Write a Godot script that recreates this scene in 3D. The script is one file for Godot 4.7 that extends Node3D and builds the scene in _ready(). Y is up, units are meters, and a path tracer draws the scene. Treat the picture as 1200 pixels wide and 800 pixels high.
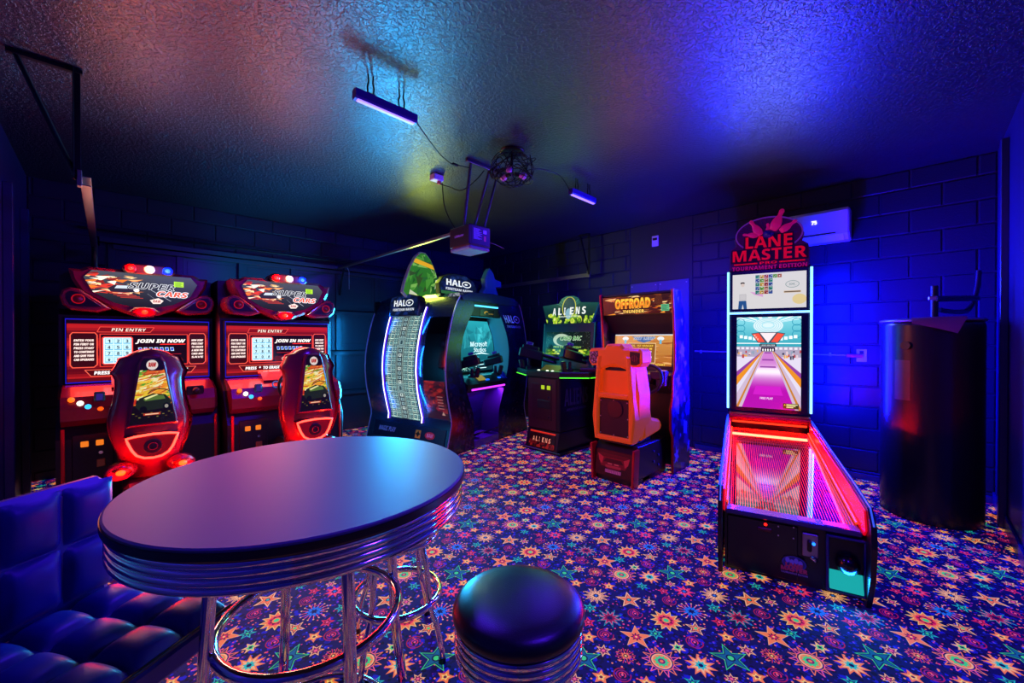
extends Node3D
# A home arcade in a garage at night. World: +X runs to the block wall on the right, -Z to the garage door, y up, metres.

const EYE := Vector3(0, 1.36, 0)
const WALL_L := -0.53
const WALL_R := 5.17
const WALL_B := -5.95
const WALL_F := 0.46
const CEIL := 2.9

var rng := RandomNumberGenerator.new()
var used := {}
var mat_cache := {}

# ---------------------------------------------------------------- mesh builder
class MB:
	var v := PackedVector3Array()
	var n := PackedVector3Array()
	var uv := PackedVector2Array()
	var t := Transform3D()

	func at(x := 0.0, y := 0.0, z := 0.0, rx := 0.0, ry := 0.0, rz := 0.0) -> MB:
		t = Transform3D(Basis.from_euler(Vector3(deg_to_rad(rx), deg_to_rad(ry), deg_to_rad(rz))), Vector3(x, y, z))
		return self

	func tri(a: Vector3, b: Vector3, c: Vector3, na: Vector3, nb: Vector3, nc: Vector3, ua := Vector2.ZERO, ub := Vector2.ZERO, uc := Vector2.ZERO) -> void:
		if (b - a).cross(c - a).dot(na + nb + nc) > 0.0:
			var s := b; b = c; c = s
			s = nb; nb = nc; nc = s
			var q := ub; ub = uc; uc = q
		for p in [a, b, c]:
			v.append(t * p)
		for p in [na, nb, nc]:
			n.append((t.basis * p).normalized())
		uv.append(ua); uv.append(ub); uv.append(uc)

	func flat(pts: Array, nm: Vector3, uvs: Array = []) -> void:
		for i in range(1, pts.size() - 1):
			if uvs.size():
				tri(pts[0], pts[i], pts[i + 1], nm, nm, nm, uvs[0], uvs[i], uvs[i + 1])
			else:
				tri(pts[0], pts[i], pts[i + 1], nm, nm, nm)

	# a quad: a bottom-left, b bottom-right, c top-right, d top-left, with uv 0..1 over it (v down)
	func quad(a: Vector3, b: Vector3, c: Vector3, d: Vector3, nm := Vector3.ZERO) -> MB:
		var k := nm if nm != Vector3.ZERO else (b - a).cross(d - a).normalized()
		flat([a, b, c, d], k, [Vector2(0, 1), Vector2(1, 1), Vector2(1, 0), Vector2(0, 0)])
		return self

	# box with chamfered edges, about its centre
	func box(c: Vector3, s: Vector3, bev := 0.004) -> MB:
		var h := s * 0.5
		bev = minf(bev, minf(h.x, minf(h.y, h.z)) * 0.9)
		var i := h - Vector3.ONE * bev
		for ax in 3:
			for sg in [-1.0, 1.0]:
				var u := (ax + 1) % 3
				var w := (ax + 2) % 3
				var pts := []
				for k in [[-1, -1], [1, -1], [1, 1], [-1, 1]]:
					var p := Vector3.ZERO
					p[ax] = h[ax] * sg; p[u] = i[u] * k[0]; p[w] = i[w] * k[1]
					pts.append(c + p)
				var nm := Vector3.ZERO
				nm[ax] = sg
				flat(pts, nm, [Vector2(0, 1), Vector2(1, 1), Vector2(1, 0), Vector2(0, 0)])
		if bev <= 0.0:
			return self
		for ax in 3:
			var u := (ax + 1) % 3
			var w := (ax + 2) % 3
			for su in [-1.0, 1.0]:
				for sw in [-1.0, 1.0]:
					var pts := []
					for k in [[-1, 0], [1, 0], [1, 1], [-1, 1]]:
						var p := Vector3.ZERO
						p[ax] = i[ax] * k[0]
						p[u] = (h[u] if k[1] == 0 else i[u]) * su
						p[w] = (i[w] if k[1] == 0 else h[w]) * sw
						pts.append(c + p)
					var nm := Vector3.ZERO
					nm[u] = su; nm[w] = sw
					flat(pts, nm.normalized())
		for sx in [-1.0, 1.0]:
			for sy in [-1.0, 1.0]:
				for sz in [-1.0, 1.0]:
					var sv := Vector3(sx, sy, sz)
					flat([c + Vector3(h.x, i.y, i.z) * sv, c + Vector3(i.x, h.y, i.z) * sv, c + Vector3(i.x, i.y, h.z) * sv], sv.normalized())
		return self

	# flat polygon in local xy pulled from z0 to z1 (z1 is the front), front edge chamfered by bev
	func prism(poly: PackedVector2Array, z0: float, z1: float, bev := 0.0, back := true) -> MB:
		var box2 := Rect2(poly[0], Vector2.ZERO)
		for p in poly:
			box2 = box2.expand(p)
		var area := 0.0
		for i in poly.size():
			area += poly[i].cross(poly[(i + 1) % poly.size()])
		if area < 0.0:
			poly = poly.duplicate(); poly.reverse()
		var inner := poly
		var cnt := poly.size()
		if bev > 0.0:
			inner = PackedVector2Array()
			for i in cnt:
				var e0 := (poly[i] - poly[(i - 1 + cnt) % cnt]).normalized()
				var e1 := (poly[(i + 1) % cnt] - poly[i]).normalized()
				var n0 := Vector2(-e0.y, e0.x)
				var n1 := Vector2(-e1.y, e1.x)
				var mid := (n0 + n1)
				mid = mid.normalized() / maxf(0.5, mid.normalized().dot(n0))
				inner.append(poly[i] + mid * bev)
		var tr := Geometry2D.triangulate_polygon(inner)
		var zz := z1 if z1 > z0 else z0
		var zf := Vector3(0, 0, signf(z1 - z0))
		for k in range(0, tr.size(), 3):
			var a := inner[tr[k]]; var b := inner[tr[k + 1]]; var c := inner[tr[k + 2]]
			var us := []
			for p in [a, b, c]:
				us.append(Vector2((p.x - box2.position.x) / box2.size.x, 1.0 - (p.y - box2.position.y) / box2.size.y))
			tri(Vector3(a.x, a.y, z1), Vector3(b.x, b.y, z1), Vector3(c.x, c.y, z1), zf, zf, zf, us[0], us[1], us[2])
		if back:
			var tb := Geometry2D.triangulate_polygon(poly)
			for k in range(0, tb.size(), 3):
				var a := poly[tb[k]]; var b := poly[tb[k + 1]]; var c := poly[tb[k + 2]]
				tri(Vector3(a.x, a.y, z0), Vector3(b.x, b.y, z0), Vector3(c.x, c.y, z0), -zf, -zf, -zf)
		var zc := z1 - bev * signf(z1 - z0)
		for i in cnt:
			var p := poly[i]; var q := poly[(i + 1) % cnt]
			var e := (q - p).normalized()
			var nm := Vector3(e.y, -e.x, 0)
			flat([Vector3(p.x, p.y, z0), Vector3(q.x, q.y, z0), Vector3(q.x, q.y, zc), Vector3(p.x, p.y, zc)], nm)
			if bev > 0.0:
				var pi := inner[i]; var qi := inner[(i + 1) % cnt]
				flat([Vector3(p.x, p.y, zc), Vector3(q.x, q.y, zc), Vector3(qi.x, qi.y, z1), Vector3(pi.x, pi.y, z1)], (nm + zf).normalized())
		return self

	# round body about local y: prof holds (radius, y) from bottom to top
	func lathe(prof: Array, seg := 24, sx := 1.0, sz := 1.0, smooth := true) -> MB:
		var pn := []
		for k in prof.size():
			var d: Vector2 = prof[mini(k + 1, prof.size() - 1)] - prof[maxi(k - 1, 0)]
			pn.append(Vector2(d.y, -d.x).normalized())
		for k in prof.size() - 1:
			var p: Vector2 = prof[k]
			var q: Vector2 = prof[k + 1]
			var e := Vector2(q.y - p.y, -(q.x - p.x)).normalized()
			for s in seg:
				var a0 := TAU * s / seg
				var a1 := TAU * (s + 1) / seg
				var d0 := Vector3(cos(a0) * sx, 0, sin(a0) * sz)
				var d1 := Vector3(cos(a1) * sx, 0, sin(a1) * sz)
				var m0 := Vector3(cos(a0) / sx, 0, sin(a0) / sz).normalized()
				var m1 := Vector3(cos(a1) / sx, 0, sin(a1) / sz).normalized()
				var np: Vector2 = pn[k] if smooth else e
				var nq: Vector2 = pn[k + 1] if smooth else e
				var A := d0 * p.x + Vector3(0, p.y, 0)
				var B := d1 * p.x + Vector3(0, p.y, 0)
				var C := d1 * q.x + Vector3(0, q.y, 0)
				var D := d0 * q.x + Vector3(0, q.y, 0)
				var nA := m0 * np.x + Vector3(0, np.y, 0)
				var nB := m1 * np.x + Vector3(0, np.y, 0)
				var nC := m1 * nq.x + Vector3(0, nq.y, 0)
				var nD := m0 * nq.x + Vector3(0, nq.y, 0)
				var u0 := float(s) / seg
				var u1 := float(s + 1) / seg
				var w0 := 1.0 - float(k) / (prof.size() - 1)
				var w1 := 1.0 - float(k + 1) / (prof.size() - 1)
				if p.x > 1e-6:
					tri(A, B, C, nA, nB, nC, Vector2(u0, w0), Vector2(u1, w0), Vector2(u1, w1))
				if q.x > 1e-6:
					tri(A, C, D, nA, nC, nD, Vector2(u0, w0), Vector2(u1, w1), Vector2(u0, w1))
		return self

	func cyl(a: Vector3, b: Vector3, r: float, seg := 16, r2 := -1.0) -> MB:
		var keep := t
		var y := (b - a).normalized()
		var x := y.cross(Vector3(0.31, 0.2, 0.93)).normalized()
		t = keep * Transform3D(Basis(x, y, x.cross(y)), a)
		var h := a.distance_to(b)
		var q := r if r2 < 0.0 else r2
		lathe([Vector2(0, 0), Vector2(r, 0), Vector2(q, h), Vector2(0, h)], seg, 1, 1, false)
		t = keep
		return self

	func ball(c: Vector3, r: Vector3, seg := 16) -> MB:
		var keep := t
		t = keep * Transform3D(Basis.from_scale(r), c)
		var prof := []
		var rows := maxi(6, seg / 2)
		for k in rows + 1:
			var a := -PI / 2 + PI * k / rows
			prof.append(Vector2(maxf(0.0, cos(a)), sin(a)))
		lathe(prof, seg)
		t = keep
		return self

	# round bar along a path
	func tube(path: Array, r: float, seg := 8, closed := false) -> MB:
		var cnt := path.size()
		var rings := []
		var up := Vector3(0.12, 1, 0.07).normalized()
		for i in cnt:
			var p: Vector3 = path[i]
			var a: Vector3 = path[(i - 1 + cnt) % cnt] if closed or i > 0 else p
			var b: Vector3 = path[(i + 1) % cnt] if closed or i < cnt - 1 else p
			var d := (b - a).normalized()
			var x := (up - d * up.dot(d))
			if x.length() < 0.05:
				x = Vector3(1, 0, 0.3) - d * Vector3(1, 0, 0.3).dot(d)
			x = x.normalized()
			up = x
			var y := d.cross(x)
			var ring := []
			for k in seg:
				var g := TAU * k / seg
				ring.append([p + (x * cos(g) + y * sin(g)) * r, x * cos(g) + y * sin(g)])
			rings.append(ring)
		for i in (cnt if closed else cnt - 1):
			var A: Array = rings[i]
			var B: Array = rings[(i + 1) % cnt]
			for k in seg:
				var l := (k + 1) % seg
				tri(A[k][0], A[l][0], B[l][0], A[k][1], A[l][1], B[l][1])
				tri(A[k][0], B[l][0], B[k][0], A[k][1], B[l][1], B[k][1])
		if not closed:
			for e in [0, cnt - 1]:
				var nm: Vector3 = (path[0] - path[1]) if e == 0 else (path[cnt - 1] - path[cnt - 2])
				var pts := []
				for k in seg:
					pts.append(rings[e][k][0])
				flat(pts, nm.normalized())
		return self

	# smooth sheet through a grid of points rows[j][i]; uv 0..1, v down from the last row to the first
	func sheet(rows: Array, flip := false, wrap := false) -> MB:
		var nj := rows.size()
		var ni: int = rows[0].size()
		var ns := []
		for j in nj:
			var line := []
			for i in ni:
				var l: Vector3 = rows[j][(i - 1 + ni) % ni if wrap else maxi(i - 1, 0)]
				var r: Vector3 = rows[j][(i + 1) % ni if wrap else mini(i + 1, ni - 1)]
				var d: Vector3 = rows[maxi(j - 1, 0)][i]
				var u: Vector3 = rows[mini(j + 1, nj - 1)][i]
				var nm := (r - l).cross(u - d)
				if nm.length() < 1e-12:
					nm = Vector3.UP
				nm = nm.normalized()
				line.append(-nm if flip else nm)
			ns.append(line)
		for j in nj - 1:
			for i in (ni if wrap else ni - 1):
				var k := (i + 1) % ni
				var q := [Vector2(float(i) / (ni - 1), 1.0 - float(j) / (nj - 1)), Vector2(float(i + 1) / (ni - 1), 1.0 - float(j) / (nj - 1)), Vector2(float(i + 1) / (ni - 1), 1.0 - float(j + 1) / (nj - 1)), Vector2(float(i) / (ni - 1), 1.0 - float(j + 1) / (nj - 1))]
				tri(rows[j][i], rows[j][k], rows[j + 1][k], ns[j][i], ns[j][k], ns[j + 1][k], q[0], q[1], q[2])
				tri(rows[j][i], rows[j + 1][k], rows[j + 1][i], ns[j][i], ns[j + 1][k], ns[j + 1][i], q[0], q[2], q[3])
		return self

	func mesh() -> ArrayMesh:
		var a := []
		a.resize(Mesh.ARRAY_MAX)
		a[Mesh.ARRAY_VERTEX] = v
		a[Mesh.ARRAY_NORMAL] = n
		a[Mesh.ARRAY_TEX_UV] = uv
		var m := ArrayMesh.new()
		m.add_surface_from_arrays(Mesh.PRIMITIVE_TRIANGLES, a)
		return m


# ---------------------------------------------------------------- drawing prints into images
class CV:
	var im: Image
	var w: int
	var h: int
	static var fonts := {}

	func _init(ww: int, hh: int, c: Color) -> void:
		w = ww; h = hh
		im = Image.create(ww, hh, false, Image.FORMAT_RGB8)
		im.fill(c)

	func span(x0: float, x1: float, y: int, c: Color) -> void:
		var a := maxi(0, ceili(x0 - 0.5))
		var b := mini(w, ceili(x1 - 0.5))
		if b <= a or y < 0 or y >= h:
			return
		if c.a >= 0.99:
			im.fill_rect(Rect2i(a, y, b - a, 1), c)
		else:
			for x in range(a, b):
				im.set_pixel(x, y, im.get_pixel(x, y).lerp(Color(c.r, c.g, c.b), c.a))

	func rect(x: float, y: float, ww: float, hh: float, c: Color) -> void:
		poly([Vector2(x, y), Vector2(x + ww, y), Vector2(x + ww, y + hh), Vector2(x, y + hh)], c)

	func poly(p: Array, c: Color) -> void:
		var lo := INF
		var hi := -INF
		for q in p:
			lo = minf(lo, q.y); hi = maxf(hi, q.y)
		for y in range(maxi(0, floori(lo)), mini(h, ceili(hi) + 1)):
			var yc := y + 0.5
			var xs := []
			for i in p.size():
				var a: Vector2 = p[i]
				var b: Vector2 = p[(i + 1) % p.size()]
				if (a.y <= yc) != (b.y <= yc):
					xs.append(a.x + (yc - a.y) / (b.y - a.y) * (b.x - a.x))
			xs.sort()
			for i in range(0, xs.size() - 1, 2):
				span(xs[i], xs[i + 1], y, c)

	func oval(cx: float, cy: float, rx: float, ry: float, c: Color) -> void:
		for y in range(maxi(0, floori(cy - ry)), mini(h, ceili(cy + ry) + 1)):
			var k := 1.0 - pow((y + 0.5 - cy) / ry, 2)
			if k > 0.0:
				span(cx - rx * sqrt(k), cx + rx * sqrt(k), y, c)

	func ring(cx: float, cy: float, rx: float, ry: float, wd: float, c: Color, from := 0.0, to := TAU) -> void:
		var prev := Vector2.INF
		var steps := 40
		for i in steps + 1:
			var a := from + (to - from) * i / steps
			var p := Vector2(cx + cos(a) * rx, cy + sin(a) * ry)
			if prev != Vector2.INF:
				line(prev, p, wd, c)
			prev = p

	func line(a: Vector2, b: Vector2, wd: float, c: Color) -> void:
		var d := (b - a).normalized() * wd * 0.5
		var s := Vector2(-d.y, d.x)
		poly([a + s - d * 0.4, b + s + d * 0.4, b - s + d * 0.4, a - s - d * 0.4], c)

	func path(p: Array, wd: float, c: Color, closed := true) -> void:
		for i in (p.size() if closed else p.size() - 1):
			line(p[i], p[(i + 1) % p.size()], wd, c)

	func grad(x: int, y: int, ww: int, hh: int, c0: Color, c1: Color) -> void:
		for k in hh:
			im.fill_rect(Rect2i(x, y + k, ww, 1), c0.lerp(c1, float(k) / hh))

	func star(cx: float, cy: float, r: float, q: float, pts: int, rot: float) -> Array:
		var out := []
		for i in pts * 2:
			var a := rot + PI * i / pts
			var k := r if i % 2 == 0 else r * q
			out.append(Vector2(cx + sin(a) * k, cy - cos(a) * k))
		return out

	# lettering fitted into the box x, y, ww, hh
	func text(s: String, x: float, y: float, ww: float, hh: float, c: Color, slant := 0.0, grow := 0.0, font := "Droid Sans", weight := 700) -> void:
		var key := font + str(weight)
		if not fonts.has(key):
			var f := SystemFont.new()
			f.font_names = PackedStringArray([font])
			f.font_weight = weight
			fonts[key] = f
		var tm := TextMesh.new()
		tm.font = fonts[key]
		tm.text = s
		tm.font_size = 64
		tm.pixel_size = 1.0
		tm.depth = 0.0
		var vs: PackedVector3Array = tm.get_mesh_arrays()[Mesh.ARRAY_VERTEX]
		if vs.is_empty():
			return
		var lo := vs[0]
		var hi := vs[0]
		for p in vs:
			lo = lo.min(p); hi = hi.max(p)
		var offs := [Vector2.ZERO]
		if grow > 0.0:
			for i in 12:
				offs.append(Vector2(cos(TAU * i / 12), sin(TAU * i / 12)) * grow)
		for o in offs:
			for k in range(0, vs.size(), 3):
				var q := []
				for j in 3:
					var p := vs[k + j]
					var fy := 1.0 - (p.y - lo.y) / (hi.y - lo.y)
					q.append(Vector2(x + (p.x - lo.x) / (hi.x - lo.x) * ww + (1.0 - fy) * slant * hh, y + fy * hh) + o)
				poly(q, c)

	func tex(shrink := 1) -> ImageTexture:
		for i in shrink:
			im.resize(im.get_width() / 2, im.get_height() / 2, Image.INTERPOLATE_TRILINEAR if false else Image.INTERPOLATE_BILINEAR)
		return ImageTexture.create_from_image(im)


# ---------------------------------------------------------------- scene helpers
func numbered(called: String) -> String:
	var k: int = used.get(called, 0)
	used[called] = k + 1
	return called if k == 0 else "%s_%03d" % [called, k]

func thing(called: String, label: String, category: String, pos := Vector3.ZERO, turn := 0.0, group := "") -> Node3D:
	var o := Node3D.new()
	o.name = numbered(called)
	add_child(o)
	o.position = pos
	o.rotation.y = turn
	tag(o, label, category, group)
	return o

func tag(o: Node, label: String, category := "", group := "", kind := "") -> void:
	if label != "": o.set_meta("label", label)
	if category != "": o.set_meta("category", category)
	if group != "": o.set_meta("group", group)
	if kind != "": o.set_meta("kind", kind)

func put(parent: Node, called: String, b: MB, m: Material, label := "") -> MeshInstance3D:
	var o := MeshInstance3D.new()
	o.mesh = b.mesh()
	o.mesh.surface_set_material(0, m)
	o.name = numbered(called) if parent == self else called
	parent.add_child(o, true)
	if label != "": o.set_meta("label", label)
	return o

func again(parent: Node, called: String, src: MeshInstance3D, tf: Transform3D) -> MeshInstance3D:
	var o := MeshInstance3D.new()
	o.mesh = src.mesh
	o.name = called
	parent.add_child(o, true)
	o.transform = tf
	return o

func structure(called: String, b: MB, m: Material) -> MeshInstance3D:
	var o := put(self, called, b, m)
	o.set_meta("kind", "structure")
	return o

# solid lettering as a mesh of its own; centred, h tall and w wide (0 keeps the font's own width)
func letters(parent: Node, called: String, s: String, m: Material, pos: Vector3, h: float, w := 0.0, depth := 0.006, turn := Vector3.ZERO, font := "Droid Sans") -> MeshInstance3D:
	var f := SystemFont.new()
	f.font_names = PackedStringArray([font])
	f.font_weight = 700
	var tm := TextMesh.new()
	tm.font = f
	tm.text = s
	tm.font_size = 48
	tm.pixel_size = 0.01
	tm.depth = depth * 10.0
	var arr := tm.get_mesh_arrays()
	var vs: PackedVector3Array = arr[Mesh.ARRAY_VERTEX]
	var lo := vs[0]
	var hi := vs[0]
	for p in vs:
		lo = lo.min(p); hi = hi.max(p)
	var ky := h / (hi.y - lo.y)
	var kx := ky if w <= 0.0 else w / (hi.x - lo.x)
	var kz := 0.1
	var mid := (lo + hi) * 0.5
	for i in vs.size():
		vs[i] = (vs[i] - mid) * Vector3(kx, ky, kz)
	arr[Mesh.ARRAY_VERTEX] = vs
	var am := ArrayMesh.new()
	am.add_surface_from_arrays(Mesh.PRIMITIVE_TRIANGLES, arr)
	am.surface_set_material(0, m)
	var o := MeshInstance3D.new()
	o.mesh = am
	o.name = called
	parent.add_child(o, true)
	o.position = pos
	o.rotation_degrees = turn
	return o

func mat(key: String, c: Color, rough := 0.6, metal := 0.0, extra := {}) -> StandardMaterial3D:
	if mat_cache.has(key):
		return mat_cache[key]
	var m := StandardMaterial3D.new()
	m.resource_name = key
	m.albedo_color = c
	m.roughness = rough
	m.metallic = metal
	for k in extra:
		m.set(k, extra[k])
	mat_cache[key] = m
	return m

func glow(key: String, c: Color, energy := 1.0) -> StandardMaterial3D:
	return mat(key, Color(0.02, 0.02, 0.02), 0.4, 0.0, {"emission_enabled": true, "emission": c, "emission_energy_multiplier": energy})

func lit_print(key: String, tex: Texture2D, energy := 1.0, rough := 0.25) -> StandardMaterial3D:
	return mat(key, Color(0.01, 0.01, 0.01), rough, 0.0, {"emission_enabled": true, "emission": Color.BLACK, "emission_texture": tex, "emission_energy_multiplier": energy})

func print_mat(key: String, tex: Texture2D, rough := 0.35) -> StandardMaterial3D:
	return mat(key, Color.WHITE, rough, 0.0, {"albedo_texture": tex})

func noise_tex(size: int, freq: float, sd: int, oct := 4, normal := false, strength := 6.0) -> NoiseTexture2D:
	var f := FastNoiseLite.new()
	f.seed = sd
	f.frequency = freq
	f.fractal_octaves = oct
	var t := NoiseTexture2D.new()
	t.width = size; t.height = size
	t.seamless = true
	t.noise = f
	if normal:
		t.as_normal_map = true
		t.bump_strength = strength
	return t

# a panel of light: faces local +z of the given parent, as wide and tall as the glowing face behind it
func panel_light(parent: Node, called: String, pos: Vector3, size: Vector2, c: Color, energy: float, turn := Vector3.ZERO) -> void:
	var l := AreaLight3D.new()
	l.name = called
	parent.add_child(l, true)
	l.position = pos
	l.rotation_degrees = turn + Vector3(0, 180, 0)
	l.area_size = size
	l.area_normalize_energy = true
	l.light_color = c
	l.light_energy = energy
	l.set("area_range", 12.0)
	l.shadow_enabled = true

func dot_light(parent: Node, called: String, pos: Vector3, c: Color, energy: float, size := 0.02) -> void:
	var l := OmniLight3D.new()
	l.name = called
	parent.add_child(l, true)
	l.position = pos
	l.light_color = c
	l.light_energy = energy
	l.light_size = size
	l.omni_range = 12.0
	l.omni_attenuation = 2.0
	l.shadow_enabled = true

func pl(a: Array) -> PackedVector2Array:
	var o := PackedVector2Array()
	for p in a:
		o.append(Vector2(p[0], p[1]))
	return o

# a right half outline (from top centre to bottom centre) mirrored into a whole one
func both(a: Array) -> PackedVector2Array:
	var o := PackedVector2Array()
	for p in a:
		o.append(Vector2(p[0], p[1]))
	for i in range(a.size() - 1, -1, -1):
		if absf(a[i][0]) > 1e-5:
			o.append(Vector2(-a[i][0], a[i][1]))
	return o

func v2s(a: Array) -> Array:
	var o := []
	for p in a:
		o.append(Vector2(p[0], p[1]))
	return o

func hexc(s: String) -> Color:
	return Color.html(s)

# ================================================================ light levels
const UV_POWER := 3.8
const SCREEN_POWER := 1.8
const TUBE_POWER := 1.6
const LANE_POWER := 1.4
const CARPET_GLOW := 0.72

func _ready() -> void:
	var cam := Camera3D.new()
	cam.name = "camera"
	add_child(cam)
	cam.position = EYE
	cam.rotation_degrees = Vector3(-0.36, -45.0, 0)
	cam.fov = 80.2
	cam.near = 0.05
	cam.far = 60.0
	cam.current = true
	var we := WorldEnvironment.new()
	we.name = "environment"
	var env := Environment.new()
	env.background_mode = Environment.BG_COLOR
	env.background_color = Color(0, 0, 0)
	env.tonemap_mode = Environment.TONE_MAPPER_LINEAR
	env.tonemap_exposure = 1.0
	env.sdfgi_enabled = true
	env.ssao_enabled = true
	env.ssil_enabled = true
	we.environment = env
	add_child(we)

	build_room()
	build_ceiling_things()
	build_wall_things()
	build_furniture()
	var rc := racing_cabinet(Vector3(0.225, 0, -4.7), "red racing cabinet nearest the glossy left wall")
	var rc2 := rc.duplicate()
	rc2.name = numbered("racing_cabinet")
	add_child(rc2)
	rc2.position = Vector3(1.215, 0, -4.45)
	rc2.set_meta("label", "red racing cabinet next to the tall shooting cabinet")
	build_tall_shooter()
	build_pedestal_shooter()
	build_driver()
	build_bowling()

# ================================================================ the room
func carpet_tex() -> ImageTexture:
	var S := 2048.0
	var c := CV.new(2048, 2048, Color(0.025, 0.018, 0.27))
	rng.seed = 7
	# mottled dark blue pile, wrapped at the edges
	for i in 900:
		var x := rng.randf() * S
		var y := rng.randf() * S
		var r := rng.randf_range(10, 46)
		var col: Color = [Color(0.05, 0.05, 0.5), Color(0.08, 0.08, 0.68), Color(0.01, 0.005, 0.05), Color(0.03, 0.02, 0.16)][i % 4]
		for ox in [-S, 0.0, S]:
			for oy in [-S, 0.0, S]:
				if x + ox > -60 and x + ox < S + 60 and y + oy > -60 and y + oy < S + 60:
					var p := []
					for k in 7:
						var a := TAU * k / 7
						p.append(Vector2(x + ox + cos(a) * r * (0.6 + 0.5 * fmod(x * (k + 1), 1.0)), y + oy + sin(a) * r * (0.6 + 0.5 * fmod(y * (k + 1), 1.0))))
					c.poly(p, col)
	for i in 420:
		var x := rng.randf() * S
		var y := rng.randf() * S
		var r := rng.randf_range(7, 17)
		var col: Color = [Color(1.0, 0.42, 0.32), Color(0.95, 0.25, 0.42), Color(1.0, 0.55, 0.3), Color(0.55, 0.12, 0.6), Color(0.2, 0.25, 0.85)][i % 5]
		c.oval(x, y, r, r, col)
	var motifs := [["solid", 0.904, 0.065, 0.100], ["outline5", 0.971, 0.647, 0.101], ["burst", 0.709, 0.591, 0.112], ["redburst", 0.478, 0.534, 0.087], ["swirl", 0.301, 0.660, 0.057], ["pinkstar", 0.129, 0.674, 0.051], ["magburst", 0.759, 0.864, 0.107], ["swirl", 0.972, 0.815, 0.059], ["sunflower", 0.186, 0.892, 0.114], ["blueburst", 0.427, 0.790, 0.101], ["tealsmall", 0.628, 0.745, 0.053], ["ostar", 0.375, 0.979, 0.072], ["redstar", 0.585, 0.911, 0.050], ["swirl", 0.685, 0.044, 0.062], ["smallorange", 0.560, 0.065, 0.053], ["tealsmall", 0.054, 0.033, 0.055], ["swirl", 0.305, 0.117, 0.061], ["greenorange", 0.163, 0.166, 0.054], ["pinkstar", 0.635, 0.195, 0.055], ["dotburst", 0.777, 0.242, 0.073], ["bigsun", 0.006, 0.288, 0.118], ["orangeburst", 0.254, 0.323, 0.092], ["bigteal", 0.485, 0.261, 0.115], ["swirl", 0.712, 0.399, 0.058], ["smallorange", 0.571, 0.415, 0.054], ["pinkstar", 0.40, 0.43, 0.045], ["tealsmall", 0.14, 0.46, 0.05], ["smallorange", 0.85, 0.46, 0.05], ["redstar", 0.30, 0.53, 0.045]]
	for m in motifs:
		for ox in [-1.0, 0.0, 1.0]:
			for oy in [-1.0, 0.0, 1.0]:
				var x: float = (m[1] + ox) * S
				var y: float = (m[2] + oy) * S
				var r: float = m[3] * S
				if x > -r * 1.3 and x < S + r * 1.3 and y > -r * 1.3 and y < S + r * 1.3:
					motif(c, m[0], x, y, r)
	return c.tex(1)

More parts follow.
